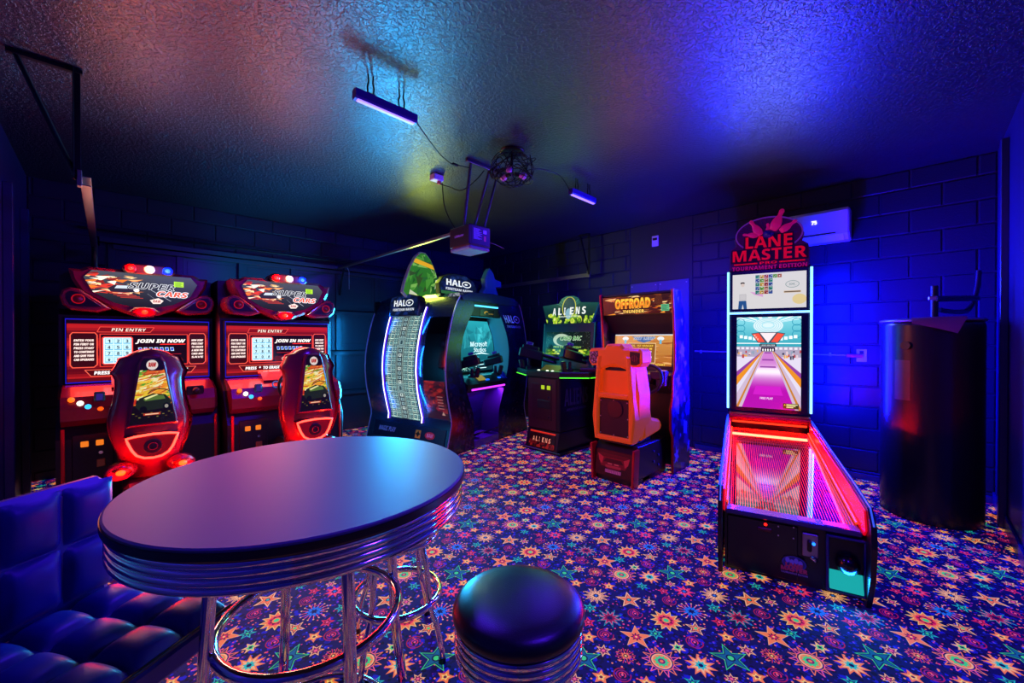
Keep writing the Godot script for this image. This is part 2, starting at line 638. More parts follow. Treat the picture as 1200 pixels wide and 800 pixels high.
func motif(c: CV, kind: String, x: float, y: float, r: float) -> void:
	var orange := Color(1.0, 0.5, 0.24)
	var peach := Color(1.0, 0.74, 0.46)
	var yellow := Color(1.0, 0.85, 0.4)
	var red := Color(0.93, 0.16, 0.28)
	var pink := Color(1.0, 0.38, 0.5)
	var teal := Color(0.12, 0.75, 0.66)
	var green := Color(0.25, 0.85, 0.45)
	var navy := Color(0.04, 0.02, 0.22)
	var cyan := Color(0.1, 0.45, 0.8)
	match kind:
		"solid":
			c.poly(c.star(x, y, r * 1.22, 0.4, 5, 0.2), peach)
			c.poly(c.star(x, y, r * 1.1, 0.4, 5, 0.2), orange)
			c.poly(c.star(x, y, r * 0.42, 0.55, 8, 0.1), navy)
			c.poly(c.star(x, y, r * 0.3, 0.5, 8, 0.3), red)
			c.oval(x, y, r * 0.08, r * 0.08, yellow)
		"outline5":
			c.poly(c.star(x, y, r * 1.1, 0.4, 5, 0.1), peach)
			c.poly(c.star(x, y, r * 0.8, 0.4, 5, 0.1), Color(0.75, 0.3, 0.12))
			c.poly(c.star(x, y, r * 0.62, 0.42, 5, 0.1), orange)
			c.oval(x, y, r * 0.2, r * 0.2, navy)
			c.oval(x, y, r * 0.12, r * 0.12, teal)
		"burst":
			c.poly(c.star(x, y, r, 0.5, 12, 0.1), peach)
			c.poly(c.star(x, y, r * 0.8, 0.5, 12, 0.1), Color(0.5, 0.15, 0.2))
			c.poly(c.star(x, y, r * 0.66, 0.5, 12, 0.1), peach)
			c.poly(c.star(x, y, r * 0.28, 0.6, 8, 0.1), navy)
			c.oval(x, y, r * 0.1, r * 0.1, cyan)
		"redburst":
			c.poly(c.star(x, y, r, 0.5, 8, 0.3), red)
			c.poly(c.star(x, y, r * 0.62, 0.5, 8, 0.3), pink)
			c.poly(c.star(x, y, r * 0.4, 0.6, 8, 0.1), navy)
			c.oval(x, y, r * 0.16, r * 0.16, cyan)
		"swirl":
			for k in 3:
				c.ring(x, y, r * (0.92 - 0.28 * k), r * (0.92 - 0.28 * k), r * 0.12, [Color(0.72, 0.08, 0.22), Color(0.62, 0.08, 0.36), red][k], k * 1.1, k * 1.1 + 5.2)
			c.oval(x, y, r * 0.14, r * 0.14, pink)
		"pinkstar":
			c.poly(c.star(x, y, r * 1.1, 0.45, 6, 0.3), peach)
			c.poly(c.star(x, y, r * 0.75, 0.45, 6, 0.3), Color(0.5, 0.08, 0.3))
			c.oval(x, y, r * 0.22, r * 0.22, pink)
		"magburst":
			c.poly(c.star(x, y, r * 1.05, 0.42, 10, 0.0), teal)
			c.poly(c.star(x, y, r * 0.92, 0.42, 10, 0.0), navy)
			c.poly(c.star(x, y, r * 0.78, 0.45, 10, 0.0), pink)
			c.poly(c.star(x, y, r * 0.6, 0.5, 10, 0.0), Color(0.55, 0.05, 0.15))
			c.poly(c.star(x, y, r * 0.26, 0.6, 8, 0.2), navy)
		"sunflower":
			c.poly(c.star(x, y, r * 1.05, 0.62, 12, 0.1), yellow)
			c.poly(c.star(x, y, r * 0.92, 0.62, 12, 0.1), orange)
			c.oval(x, y, r * 0.5, r * 0.5, red)
			c.poly(c.star(x, y, r * 0.48, 0.65, 8, 0.0), Color(0.4, 0.03, 0.12))
			c.oval(x, y, r * 0.28, r * 0.28, orange)
			c.oval(x, y, r * 0.17, r * 0.17, green)
		"blueburst":
			for k in 16:
				var a := TAU * k / 16
				c.line(Vector2(x + cos(a) * r * 0.5, y + sin(a) * r * 0.5), Vector2(x + cos(a) * r * 0.9, y + sin(a) * r * 0.9), r * 0.06, pink)
				c.oval(x + cos(a) * r * 1.0, y + sin(a) * r * 1.0, r * 0.07, r * 0.07, peach)
			c.poly(c.star(x, y, r * 0.72, 0.55, 10, 0.1), cyan)
			c.poly(c.star(x, y, r * 0.34, 0.5, 6, 0.1), navy)
		"tealsmall":
			c.poly(c.star(x, y, r * 1.15, 0.42, 6, 0.2), teal)
			c.poly(c.star(x, y, r * 0.75, 0.42, 6, 0.2), Color(0.03, 0.2, 0.35))
			c.oval(x, y, r * 0.2, r * 0.2, green)
		"ostar":
			c.poly(c.star(x, y, r * 1.1, 0.42, 5, 0.35), peach)
			c.poly(c.star(x, y, r * 0.8, 0.42, 5, 0.35), navy)
			c.poly(c.star(x, y, r * 0.62, 0.42, 5, 0.35), orange)
			c.oval(x, y, r * 0.17, r * 0.17, green)
		"redstar":
			c.poly(c.star(x, y, r * 1.15, 0.45, 5, 0.0), red)
			c.poly(c.star(x, y, r * 0.72, 0.45, 5, 0.0), Color(0.5, 0.02, 0.14))
			c.oval(x, y, r * 0.2, r * 0.2, pink)
		"smallorange":
			c.poly(c.star(x, y, r * 1.15, 0.48, 5, 0.25), orange)
			c.poly(c.star(x, y, r * 0.6, 0.48, 5, 0.25), yellow)
			c.oval(x, y, r * 0.2, r * 0.2, Color(0.4, 0.1, 0.2))
		"greenorange":
			c.poly(c.star(x, y, r * 1.1, 0.45, 6, 0.1), peach)
			c.poly(c.star(x, y, r * 0.6, 0.5, 6, 0.1), green)
			c.oval(x, y, r * 0.2, r * 0.2, navy)
		"dotburst":
			for k in 12:
				var a := TAU * k / 12
				c.line(Vector2(x, y), Vector2(x + cos(a) * r * 0.95, y + sin(a) * r * 0.95), r * 0.07, red)
				c.oval(x + cos(a + 0.26) * r * 0.75, y + sin(a + 0.26) * r * 0.75, r * 0.07, r * 0.07, orange)
			c.poly(c.star(x, y, r * 0.55, 0.5, 8, 0.0), orange)
			c.oval(x, y, r * 0.22, r * 0.22, Color(0.3, 0.04, 0.1))
			c.oval(x, y, r * 0.12, r * 0.12, yellow)
		"bigsun":
			for k in 14:
				var a := TAU * k / 14
				var p := [Vector2(x + sin(a - 0.2) * r * 0.66, y - cos(a - 0.2) * r * 0.66), Vector2(x + sin(a) * r * 1.08, y - cos(a) * r * 1.08), Vector2(x + sin(a + 0.2) * r * 0.66, y - cos(a + 0.2) * r * 0.66)]
				c.poly(p, Color(0.06, 0.04, 0.32))
				c.path(p, r * 0.055, pink if k % 2 else orange)
			c.oval(x, y, r * 0.56, r * 0.56, peach)
			c.oval(x, y, r * 0.47, r * 0.47, orange)
			c.poly(c.star(x, y, r * 0.44, 0.7, 10, 0.0), green)
			c.oval(x, y, r * 0.2, r * 0.2, Color(0.5, 0.1, 0.35))
			c.oval(x, y, r * 0.1, r * 0.1, orange)
		"orangeburst":
			c.poly(c.star(x, y, r * 1.12, 0.52, 10, 0.15), orange)
			c.poly(c.star(x, y, r * 0.8, 0.52, 10, 0.15), peach)
			c.poly(c.star(x, y, r * 0.46, 0.6, 8, 0.0), teal)
			c.oval(x, y, r * 0.16, r * 0.16, navy)
		"bigteal":
			c.poly(c.star(x, y, r * 1.15, 0.4, 5, 0.05), green)
			c.poly(c.star(x, y, r * 1.0, 0.4, 5, 0.05), Color(0.02, 0.12, 0.3))
			c.poly(c.star(x, y, r * 0.82, 0.4, 5, 0.05), Color(0.03, 0.38, 0.5))
			c.oval(x, y, r * 0.26, r * 0.26, navy)
			c.oval(x, y, r * 0.17, r * 0.17, green)

func knockdown_tex() -> ImageTexture:
	var f := FastNoiseLite.new()
	f.seed = 11
	f.frequency = 0.03
	f.fractal_octaves = 4
	f.fractal_gain = 0.6
	var a := f.get_seamless_image(1024, 1024)
	f.seed = 23
	f.frequency = 0.07
	var b := f.get_seamless_image(1024, 1024)
	var out := Image.create(1024, 1024, false, Image.FORMAT_RGB8)
	for y in 1024:
		for x in 1024:
			var h := smoothstep(0.46, 0.56, a.get_pixel(x, y).r) * 0.7 + b.get_pixel(x, y).r * 0.3
			out.set_pixel(x, y, Color(h, h, h))
	return ImageTexture.create_from_image(out)

func block_row(parent: Node, along_z: bool, plane: float, from: float, to: float, y0: float, y1: float, joint: float, m: Material, cache: Dictionary) -> void:
	# blocks 0.406 long between two ends; joints fall at joint + k * 0.406
	var first := joint + 0.4064 * floorf((from - joint) / 0.4064)
	var p := first
	while p < to - 0.02:
		var a := maxf(p, from)
		var b := minf(p + 0.4064, to)
		p += 0.4064
		if b - a < 0.03:
			continue
		var key := "%d|%.3f|%.3f" % [int(along_z), b - a, y1 - y0]
		if not cache.has(key):
			var mb := MB.new()
			var len := b - a - 0.009
			var hh := y1 - y0 - 0.009
			mb.box(Vector3.ZERO, Vector3(0.05, hh, len) if along_z else Vector3(len, hh, 0.05), 0.007)
			var am := mb.mesh()
			am.surface_set_material(0, m)
			cache[key] = am
		var o := MeshInstance3D.new()
		o.mesh = cache[key]
		o.name = "block"
		parent.add_child(o, true)
		var mid := (a + b) * 0.5
		o.position = Vector3(plane, (y0 + y1) * 0.5, mid) if along_z else Vector3(mid, (y0 + y1) * 0.5, plane)

func build_room() -> void:
	var ct := carpet_tex()
	var carpet := mat("carpet", Color(0.62, 0.62, 0.62), 0.95, 0.0, {"albedo_texture": ct, "rim_enabled": true, "rim": 0.15})
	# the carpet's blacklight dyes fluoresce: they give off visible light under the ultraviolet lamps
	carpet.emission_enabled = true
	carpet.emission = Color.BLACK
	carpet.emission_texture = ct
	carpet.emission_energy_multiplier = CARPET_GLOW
	carpet.heightmap_enabled = false
	var fl := MB.new()
	var T := 0.628
	var cor := [Vector3(WALL_L - 0.1, 0, WALL_F + 0.1), Vector3(WALL_R + 0.1, 0, WALL_F + 0.1), Vector3(WALL_R + 0.1, 0, WALL_B - 0.1), Vector3(WALL_L - 0.1, 0, WALL_B - 0.1)]
	var us := []
	for p in cor:
		us.append(Vector2((p.x + p.z) / sqrt(2.0) / T, -(p.x - p.z) / sqrt(2.0) / T))
	fl.flat(cor, Vector3.UP, us)
	var low := []
	for p in cor:
		low.append(p - Vector3(0, 0.1, 0))
	fl.flat(low, Vector3.DOWN, us)
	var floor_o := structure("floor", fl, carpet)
	tag(floor_o, "dark blue carpet with glowing orange, pink and teal stars and swirls")

	var kd := knockdown_tex()
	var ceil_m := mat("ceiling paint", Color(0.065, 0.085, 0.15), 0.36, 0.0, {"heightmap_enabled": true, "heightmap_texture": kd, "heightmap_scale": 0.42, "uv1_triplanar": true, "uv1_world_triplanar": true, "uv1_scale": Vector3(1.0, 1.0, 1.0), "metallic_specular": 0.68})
	structure("ceiling", MB.new().box(Vector3((WALL_L + WALL_R) / 2, CEIL + 0.06, (WALL_F + WALL_B) / 2), Vector3(WALL_R - WALL_L + 0.4, 0.12, WALL_F - WALL_B + 0.4), 0.0), ceil_m)

	var bn := noise_tex(256, 0.06, 5, 3)
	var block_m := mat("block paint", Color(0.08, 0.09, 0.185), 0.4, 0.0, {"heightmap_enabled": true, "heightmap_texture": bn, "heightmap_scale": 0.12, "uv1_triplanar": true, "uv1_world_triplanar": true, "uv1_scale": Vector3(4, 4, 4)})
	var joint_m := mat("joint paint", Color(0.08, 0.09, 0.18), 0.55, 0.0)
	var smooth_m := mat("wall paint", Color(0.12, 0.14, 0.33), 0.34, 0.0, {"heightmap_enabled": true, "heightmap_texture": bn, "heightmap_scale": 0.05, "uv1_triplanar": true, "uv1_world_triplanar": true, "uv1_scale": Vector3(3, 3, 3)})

	# right wall of painted concrete blocks
	var wr := structure("wall_right", MB.new().box(Vector3(WALL_R + 0.088, CEIL / 2, (WALL_F + WALL_B) / 2), Vector3(0.16, CEIL, WALL_F - WALL_B + 0.3), 0.0), joint_m)
	tag(wr, "black painted concrete block wall behind the bowling machine")
	var cache := {}
	var k := 0
	var y := 0.0868 - 0.2032
	while y < CEIL:
		var lo := maxf(y, 0.0)
		var hi := minf(y + 0.2032, CEIL)
		var j := -0.255 if k % 2 == 1 else -0.458
		block_row(wr, true, WALL_R + 0.025, WALL_B, -2.83, lo, hi, j, block_m, cache)
		block_row(wr, true, WALL_R + 0.025, -1.99, WALL_F, lo, hi, j, block_m, cache)
		y += 0.2032
		k += 1
	# the bricked-up doorway: smooth infill with two cover panels
	put(wr, "infill", MB.new().box(Vector3(WALL_R + 0.03, CEIL / 2, -2.41), Vector3(0.056, CEIL, 0.84), 0.003), block_m)
	for s in [0, 1]:
		var cp := put(wr, "cover_panel", MB.new().box(Vector3(WALL_R - 0.006, 1.06, -2.63 + 0.405 * s), Vector3(0.014, 2.12, 0.4), 0.003), mat("cover panel", Color(0.34, 0.35, 0.42), 0.45), "pale flat panel screwed over the doorway")
		for q in [[-0.17, 2.08], [0.17, 2.08], [-0.17, 1.1], [0.17, 1.1]]:
			put(cp, "screw", MB.new().cyl(Vector3(WALL_R - 0.013, q[1], -2.63 + 0.405 * s + q[0]), Vector3(WALL_R - 0.017, q[1], -2.63 + 0.405 * s + q[0]), 0.007, 8), mat("screw", Color(0.8, 0.8, 0.85), 0.3, 0.8))

	# wall with the garage door
	var wb := structure("wall_back", MB.new().box(Vector3((WALL_L + WALL_R) / 2, (CEIL + 2.4) / 2, WALL_B - 0.088), Vector3(WALL_R - WALL_L + 0.3, CEIL - 2.4, 0.16), 0.0), joint_m)
	tag(wb, "black block wall above the garage door")
	put(wb, "pier", MB.new().box(Vector3((WALL_L - 0.1) / 2 - 0.02, 1.2, WALL_B - 0.088), Vector3(0.55, 2.4, 0.16), 0.0), joint_m)
	put(wb, "pier", MB.new().box(Vector3(5.0, 1.2, WALL_B - 0.088), Vector3(0.45, 2.4, 0.16), 0.0), joint_m)
	k = 0
	y = 0.0868 - 0.2032
	while y < CEIL:
		var lo := maxf(y, 0.0)
		var hi := minf(y + 0.2032, CEIL)
		var j := 0.11 if k % 2 == 1 else 0.313
		if hi > 2.4:
			block_row(wb, false, WALL_B - 0.025, WALL_L, WALL_R, maxf(lo, 2.4), hi, j, block_m, cache)
		else:
			block_row(wb, false, WALL_B - 0.025, WALL_L, 0.0, lo, hi, j, block_m, cache)
			block_row(wb, false, WALL_B - 0.025, 4.8, WALL_R, lo, hi, j, block_m, cache)
		y += 0.2032
		k += 1
	# sectional garage door: four sections of recessed panels with stiles and struts
	var door_m := mat("door paint", Color(0.22, 0.25, 0.29), 0.24, 0.0)
	var gd := Node3D.new()
	gd.name = "door_1"
	add_child(gd)
	tag(gd, "dark sectional garage door behind the tall shooting cabinet", "", "", "structure")
	for s in 4:
		var y0 := 0.01 + 0.59 * s
		var sec := put(gd, "section", MB.new().box(Vector3(2.4, y0 + 0.293, WALL_B - 0.1), Vector3(4.9, 0.584, 0.04), 0.004), door_m)
		for q in 8:
			put(sec, "inset_panel", MB.new().box(Vector3(0.3 + 0.6 * q, y0 + 0.293, WALL_B - 0.083), Vector3(0.47, 0.4, 0.012), 0.006), door_m)
		for q in 9:
			put(sec, "stile", MB.new().box(Vector3(clampf(0.6 * q, 0.04, 4.76), y0 + 0.293, WALL_B - 0.068), Vector3(0.06, 0.575, 0.03), 0.003), door_m)
		put(sec, "strut", MB.new().box(Vector3(2.4, y0 + 0.55, WALL_B - 0.045), Vector3(4.7, 0.05, 0.05), 0.004), door_m)
	put(gd, "header", MB.new().box(Vector3(2.4, 2.385, WALL_B + 0.02), Vector3(4.9, 0.05, 0.04), 0.003), door_m)
	put(gd, "torsion_shaft", MB.new().cyl(Vector3(-0.2, 2.47, WALL_B + 0.07), Vector3(5.0, 2.47, WALL_B + 0.07), 0.013, 10), mat("dark steel", Color(0.12, 0.12, 0.14), 0.4, 0.7))
	put(gd, "operator_arm", MB.new().tube([Vector3(2.42, 2.38, WALL_B + 0.12), Vector3(2.42, 2.2, WALL_B + 0.02), Vector3(2.42, 2.0, WALL_B - 0.03)], 0.014, 8), mat("dark steel", Color.BLACK))

	# smooth left wall and the wall behind the camera
	var wl := structure("wall_left", MB.new().box(Vector3(WALL_L - 0.08, CEIL / 2, (WALL_F + WALL_B) / 2), Vector3(0.16, CEIL, WALL_F - WALL_B + 0.3), 0.0), smooth_m)
	tag(wl, "smooth glossy black wall beside the racing cabinets")
	structure("wall_front", MB.new().box(Vector3((WALL_L + WALL_R) / 2, CEIL / 2, WALL_F + 0.08), Vector3(WALL_R - WALL_L + 0.3, CEIL, 0.16), 0.0), smooth_m)
	for q in [[-0.505, -5.55], [-0.505, -4.7]]:
		structure("trim_1", MB.new().box(Vector3(q[0], 1.25, q[1]), Vector3(0.05, 2.5, 0.06), 0.004), smooth_m)
	structure("baseboard_front", MB.new().box(Vector3(3.3, 0.05, WALL_F - 0.008), Vector3(3.74, 0.1, 0.016), 0.004), smooth_m)
	structure("baseboard_right", MB.new().box(Vector3(WALL_R - 0.008, 0.03, -0.75), Vector3(0.016, 0.06, 2.4), 0.003), smooth_m)
	structure("trim_2", MB.new().box(Vector3(4.6, 1.4, WALL_F - 0.02), Vector3(0.09, 2.8, 0.04), 0.004), smooth_m)


# ================================================================ things fixed to the ceiling and walls
func uv_bar(pos: Vector3, label: String) -> void:
	var o := thing("blacklight_bar", label, "light", pos, 0.0, "blacklight bars on the ceiling")
	var body := mat("lamp housing", Color(0.22, 0.1, 0.62), 0.35, 0.2)  # violet glow of the tube is put into the housing colour
	var prof := pl([[-0.026, 0.03], [0.026, 0.03], [0.026, -0.012], [0.019, -0.024], [-0.019, -0.024], [-0.026, -0.012]])
	put(o, "housing", MB.new().at(-0.2, 0, 0, 0, 90, 0).prism(prof, 0.0, 0.4, 0.002), body)
	put(o, "tube_light", MB.new().box(Vector3(0, -0.026, 0.004), Vector3(0.37, 0.012, 0.03), 0.004), glow("blacklight tube", Color(0.55, 0.42, 1.0), 2.2))
	for s in [-0.1, 0.1]:
		var h := put(o, "hanger", MB.new().box(Vector3(s, 0.036, 0), Vector3(0.05, 0.012, 0.03), 0.002), mat("dark steel", Color.BLACK))
		for e in [-0.016, 0.016]:
			put(h, "hook", MB.new().tube([Vector3(s + e, 0.04, 0), Vector3(s + e * 1.3, 0.08, 0), Vector3(s + e * 0.8, 0.11, 0), Vector3(s + e, 0.15, 0)], 0.005, 6), mat("dark steel", Color.BLACK))
	panel_light(o, "tube_glow", Vector3(0, -0.036, 0.004), Vector2(0.37, 0.03), Color(0.3, 0.1, 1.0), UV_POWER, Vector3(-90, 0, 0))

func build_ceiling_things() -> void:
	var steel := mat("dark steel", Color.BLACK)
	var violet_steel := mat("angle iron", Color(0.3, 0.3, 0.34), 0.4, 0.75)
	uv_bar(Vector3(1.2, 2.75, -2.27), "violet blacklight bar hanging above the round table")
	uv_bar(Vector3(3.3, 2.75, -2.32), "small violet blacklight bar near the off-road driving cabinet")
	uv_bar(Vector3(1.2, 2.75, 0.08), "added unseen violet blacklight bar on the ceiling behind the view")  # unseen bar added behind the view to light the bench

	# garage door opener: motor unit, hanging legs, rail
	var op := thing("garage_door_opener", "garage door opener hanging from perforated steel legs with a long rail", "door opener", Vector3(2.38, 2.16, -2.93))
	put(op, "motor_housing", MB.new().box(Vector3(0, 0.125, 0), Vector3(0.25, 0.19, 0.3), 0.012), mat("opener grey", Color(0.07, 0.065, 0.09), 0.45))
	put(op, "light_lens", MB.new().box(Vector3(0, 0.016, 0), Vector3(0.245, 0.034, 0.295), 0.014), mat("frosted lens", Color(0.45, 0.48, 0.52), 0.22))
	var lab := CV.new(256, 192, Color(0.16, 0.14, 0.25))
	rng.seed = 3
	for i in 14:
		lab.rect(24, 20 + i * 9, rng.randf_range(60, 130), 4, Color(0.7, 0.65, 0.9))
	lab.rect(170, 24, 50, 40, Color(0.7, 0.65, 0.9))
	lab.rect(180, 90, 30, 60, Color(0.75, 0.3, 0.4))
	put(op, "warning_label", MB.new().quad(Vector3(-0.1, 0.05, 0.1515), Vector3(0.1, 0.05, 0.1515), Vector3(0.1, 0.2, 0.1515), Vector3(-0.1, 0.2, 0.1515), Vector3(0, 0, 1)), print_mat("opener label", lab.tex()))
	letters(op, "brand_lettering", "LiftMaster", mat("opener print", Color(0.6, 0.55, 0.75), 0.5), Vector3(-0.1265, 0.13, 0), 0.022, 0.13, 0.001, Vector3(0, -90, 0))
	for q in [[-0.16, 0.06, -0.1, 0.04], [0.06, 0.02, 0.06, -0.02], [0.16, 0.1, 0.1, 0.08]]:
		var leg := MB.new()
		var a := Vector3(q[0], 0.73, 0.21)
		var b := Vector3(q[2], 0.22, q[3])
		leg.tube([a, b], 0.013, 4)
		var lg := put(op, "leg", leg, violet_steel)
		for k in 11:
			var p := a.lerp(b, (k + 0.5) / 11.0)
			put(lg, "hole", MB.new().cyl(p + Vector3(0, 0, 0.0085), p + Vector3(0, 0, 0.0105), 0.0045, 6), steel)
	put(op, "ceiling_bracket", MB.new().box(Vector3(-0.01, 0.725, 0.21), Vector3(0.4, 0.03, 0.03), 0.003), violet_steel)
	put(op, "rail", MB.new().box(Vector3(0, 0.22, -1.55), Vector3(0.03, 0.028, 2.85), 0.004), mat("rail steel", Color(0.62, 0.6, 0.55), 0.35, 0.8))
	put(op, "antenna_wire", MB.new().tube([Vector3(0.12, 0.1, 0.1), Vector3(0.2, 0.09, 0.12), Vector3(0.3, 0.06, 0.14)], 0.002, 5), mat("copper wire", Color(0.6, 0.45, 0.4), 0.5))
	put(op, "pull_cord", MB.new().tube([Vector3(0.02, 0.21, -2.75), Vector3(0.05, 0.15, -2.76), Vector3(0.05, -0.1, -2.76)], 0.003, 5), mat("white cord", Color(0.75, 0.75, 0.78), 0.6))

	# wire cage pendant with three unlit bulbs
	var cg := thing("cage_ceiling_lamp", "round wire cage ceiling lamp with unlit bulbs and tangled cords", "lamp", Vector3(2.36, 2.62, -2.36))
	put(cg, "canopy", MB.new().lathe([Vector2(0, 0.26), Vector2(0.09, 0.26), Vector2(0.1, 0.275), Vector2(0.1, 0.2795), Vector2(0, 0.2795)], 24), steel)
	put(cg, "stem", MB.new().cyl(Vector3(0, 0.1, 0), Vector3(0, 0.27, 0), 0.012, 8), steel)
	for kx in 8:
		var a := TAU * kx / 8
		var pts := []
		for j in 9:
			var g := PI * (0.1 + 0.85 * j / 8.0)
			pts.append(Vector3(cos(a) * 0.18 * sin(g), 0.13 + 0.13 * cos(g), sin(a) * 0.18 * sin(g)))
		put(cg, "cage_wire", MB.new().tube(pts, 0.003, 5), steel)
	for hy in [[0.178, 0.12], [0.15, 0.2], [0.13, 0.05]]:
		var ringp := []
		for j in 24:
			ringp.append(Vector3(cos(TAU * j / 24) * hy[0], hy[1], sin(TAU * j / 24) * hy[0]))
		put(cg, "cage_ring", MB.new().tube(ringp, 0.0035, 5, true), steel)
	var bulb_m := mat("unlit bulb", Color(0.85, 0.62, 0.9), 0.25)
	for j in 3:
		var a := TAU * j / 3 + 0.5
		var d := Vector3(cos(a), -0.1, sin(a)).normalized()
		var b := MB.new()
		b.cyl(Vector3(0, 0.1, 0) + d * 0.02, Vector3(0, 0.1, 0) + d * 0.06, 0.016, 10)
		var bo := put(cg, "socket", b, steel)
		var e := MB.new()
		e.cyl(Vector3(0, 0.1, 0) + d * 0.06, Vector3(0, 0.1, 0) + d * 0.085, 0.014, 12, 0.025)
		e.ball(Vector3(0, 0.1, 0) + d * 0.1, Vector3.ONE * 0.029, 14)
		put(bo, "bulb", e, bulb_m)
	rng.seed = 31
	for j in 7:
		var pts := []
		var a0 := rng.randf() * TAU
		for q in 12:
			var a := a0 + q * 0.55
			var rr := rng.randf_range(0.1, 0.2)
			pts.append(Vector3(cos(a) * rr, rng.randf_range(0.02, 0.22), sin(a) * rr))
		put(cg, "tangled_cord", MB.new().tube(smooth_path(pts), 0.004, 5), steel)

	# ceiling outlet with a plug, and the cords that leave it
	var ou := thing("ceiling_outlet", "white ceiling outlet with a plugged-in cord above the tall shooting cabinet", "outlet", Vector3(2.2, 2.84, -3.2))
	put(ou, "outlet_box", MB.new().box(Vector3(0, 0.03, 0), Vector3(0.11, 0.055, 0.08), 0.006), mat("outlet white", Color(0.82, 0.8, 0.85), 0.4))
	put(ou, "plug", MB.new().box(Vector3(0.02, -0.012, 0.01), Vector3(0.035, 0.03, 0.03), 0.006), mat("plug orange", Color(0.75, 0.4, 0.35), 0.5))
	put(ou, "cord", MB.new().tube(smooth_path([Vector3(0.02, -0.02, 0.01), Vector3(0.08, -0.06, 0.1), Vector3(0.14, -0.1, 0.2), Vector3(0.18, -0.04, 0.35), Vector3(0.2, 0.03, 0.45)]), 0.005, 6), steel)
	put(ou, "drop_cord", MB.new().tube(smooth_path([Vector3(0.05, -0.01, 0.02), Vector3(0.06, -0.2, 0.03), Vector3(0.1, -0.34, 0.06), Vector3(0.12, -0.47, 0.15)]), 0.005, 6), steel)
	var lc := thing("lamp_cord", "thin black cord running from blacklight bar to the opener bracket", "cord", Vector3(1.41, 2.74, -2.27))
	put(lc, "cord", MB.new().tube(smooth_path([Vector3(0, 0, 0), Vector3(0.25, -0.07, -0.12), Vector3(0.5, -0.02, -0.3), Vector3(0.62, 0.05, -0.42), Vector3(0.8, 0.09, -0.46)]), 0.004, 6), steel)
	put(lc, "connector", MB.new().box(Vector3(0.62, 0.05, -0.42), Vector3(0.06, 0.018, 0.022), 0.005), steel)
	var rc := thing("lamp_cord", "thin black cord from the cage lamp to the small far blacklight bar", "cord", Vector3(2.5, 2.8, -2.36))
	put(rc, "cord", MB.new().tube(smooth_path([Vector3(0, -0.02, 0), Vector3(0.2, 0.05, 0.02), Vector3(0.45, 0.06, 0.03), Vector3(0.6, -0.05, 0.04)]), 0.004, 6), steel)

	# garage door tracks with their hangers
	for q in [[-0.1, 2.27, "left", "dark garage door track and hanger beside the glossy left wall"], [5.0, 2.3, "right", "grey garage door track and hanger above the pedestal shooting cabinet"]]:
		var x: float = q[0]
		var yy: float = q[1]
		var tr := thing("garage_door_track", q[3], "door track", Vector3(x, yy, -3.4), 0.0, "garage door tracks")
		var tm := mat("track steel", Color(0.55, 0.52, 0.52), 0.32, 0.85)
		var tk := MB.new()
		tk.box(Vector3(0, 0, -1.1), Vector3(0.006, 0.05, 2.2), 0.001)
		tk.box(Vector3(0.02, 0.024, -1.1), Vector3(0.04, 0.005, 2.2), 0.001)
		tk.box(Vector3(0.02, -0.024, -1.1), Vector3(0.04, 0.005, 2.2), 0.001)
		put(tr, "track", tk, tm)
		var cv := []
		for j in 7:
			var a := PI / 2 * j / 6.0
			cv.append(Vector3(0.02, -0.28 + 0.28 * cos(a), -2.2 - 0.28 * sin(a)))
		cv.append(Vector3(0.02, -2.2, -2.48))
		put(tr, "curved_track", MB.new().tube(cv, 0.024, 6), tm)
		var top := CEIL - yy - 0.002
		put(tr, "hanger", MB.new().box(Vector3(-0.015, top / 2, 0.0), Vector3(0.03, top, 0.006), 0.001).box(Vector3(-0.028, top / 2, 0.015), Vector3(0.005, top, 0.03), 0.001), steel)
		var sx := -0.24 if x < 1 else -0.02
		var sz := 0.0 if x < 1 else -0.14
		put(tr, "ceiling_angle", MB.new().box(Vector3(sx / 2 - 0.01, top - 0.013, sz / 2), Vector3(absf(sx) + 0.04, 0.022, absf(sz) + 0.03), 0.002), steel)
		put(tr, "brace", MB.new().tube([Vector3(sx, top - 0.01, sz), Vector3(-0.02, 0.02, 0.0)], 0.012, 4), steel)
		put(tr, "hanger_bracket", MB.new().box(Vector3(-0.006, 0.01, -0.01), Vector3(0.02, 0.09, 0.05), 0.002), tm)

func smooth_path(p: Array) -> Array:
	var c := Curve3D.new()
	for i in p.size():
		var a: Vector3 = p[maxi(i - 1, 0)]
		var b: Vector3 = p[mini(i + 1, p.size() - 1)]
		c.add_point(p[i], -(b - a) / 6.0, (b - a) / 6.0)
	var out := []
	for i in p.size() * 5 - 4:
		out.append(c.sample(i / 5, (i % 5) / 5.0) if i / 5 < p.size() - 1 else p[p.size() - 1])
	return out

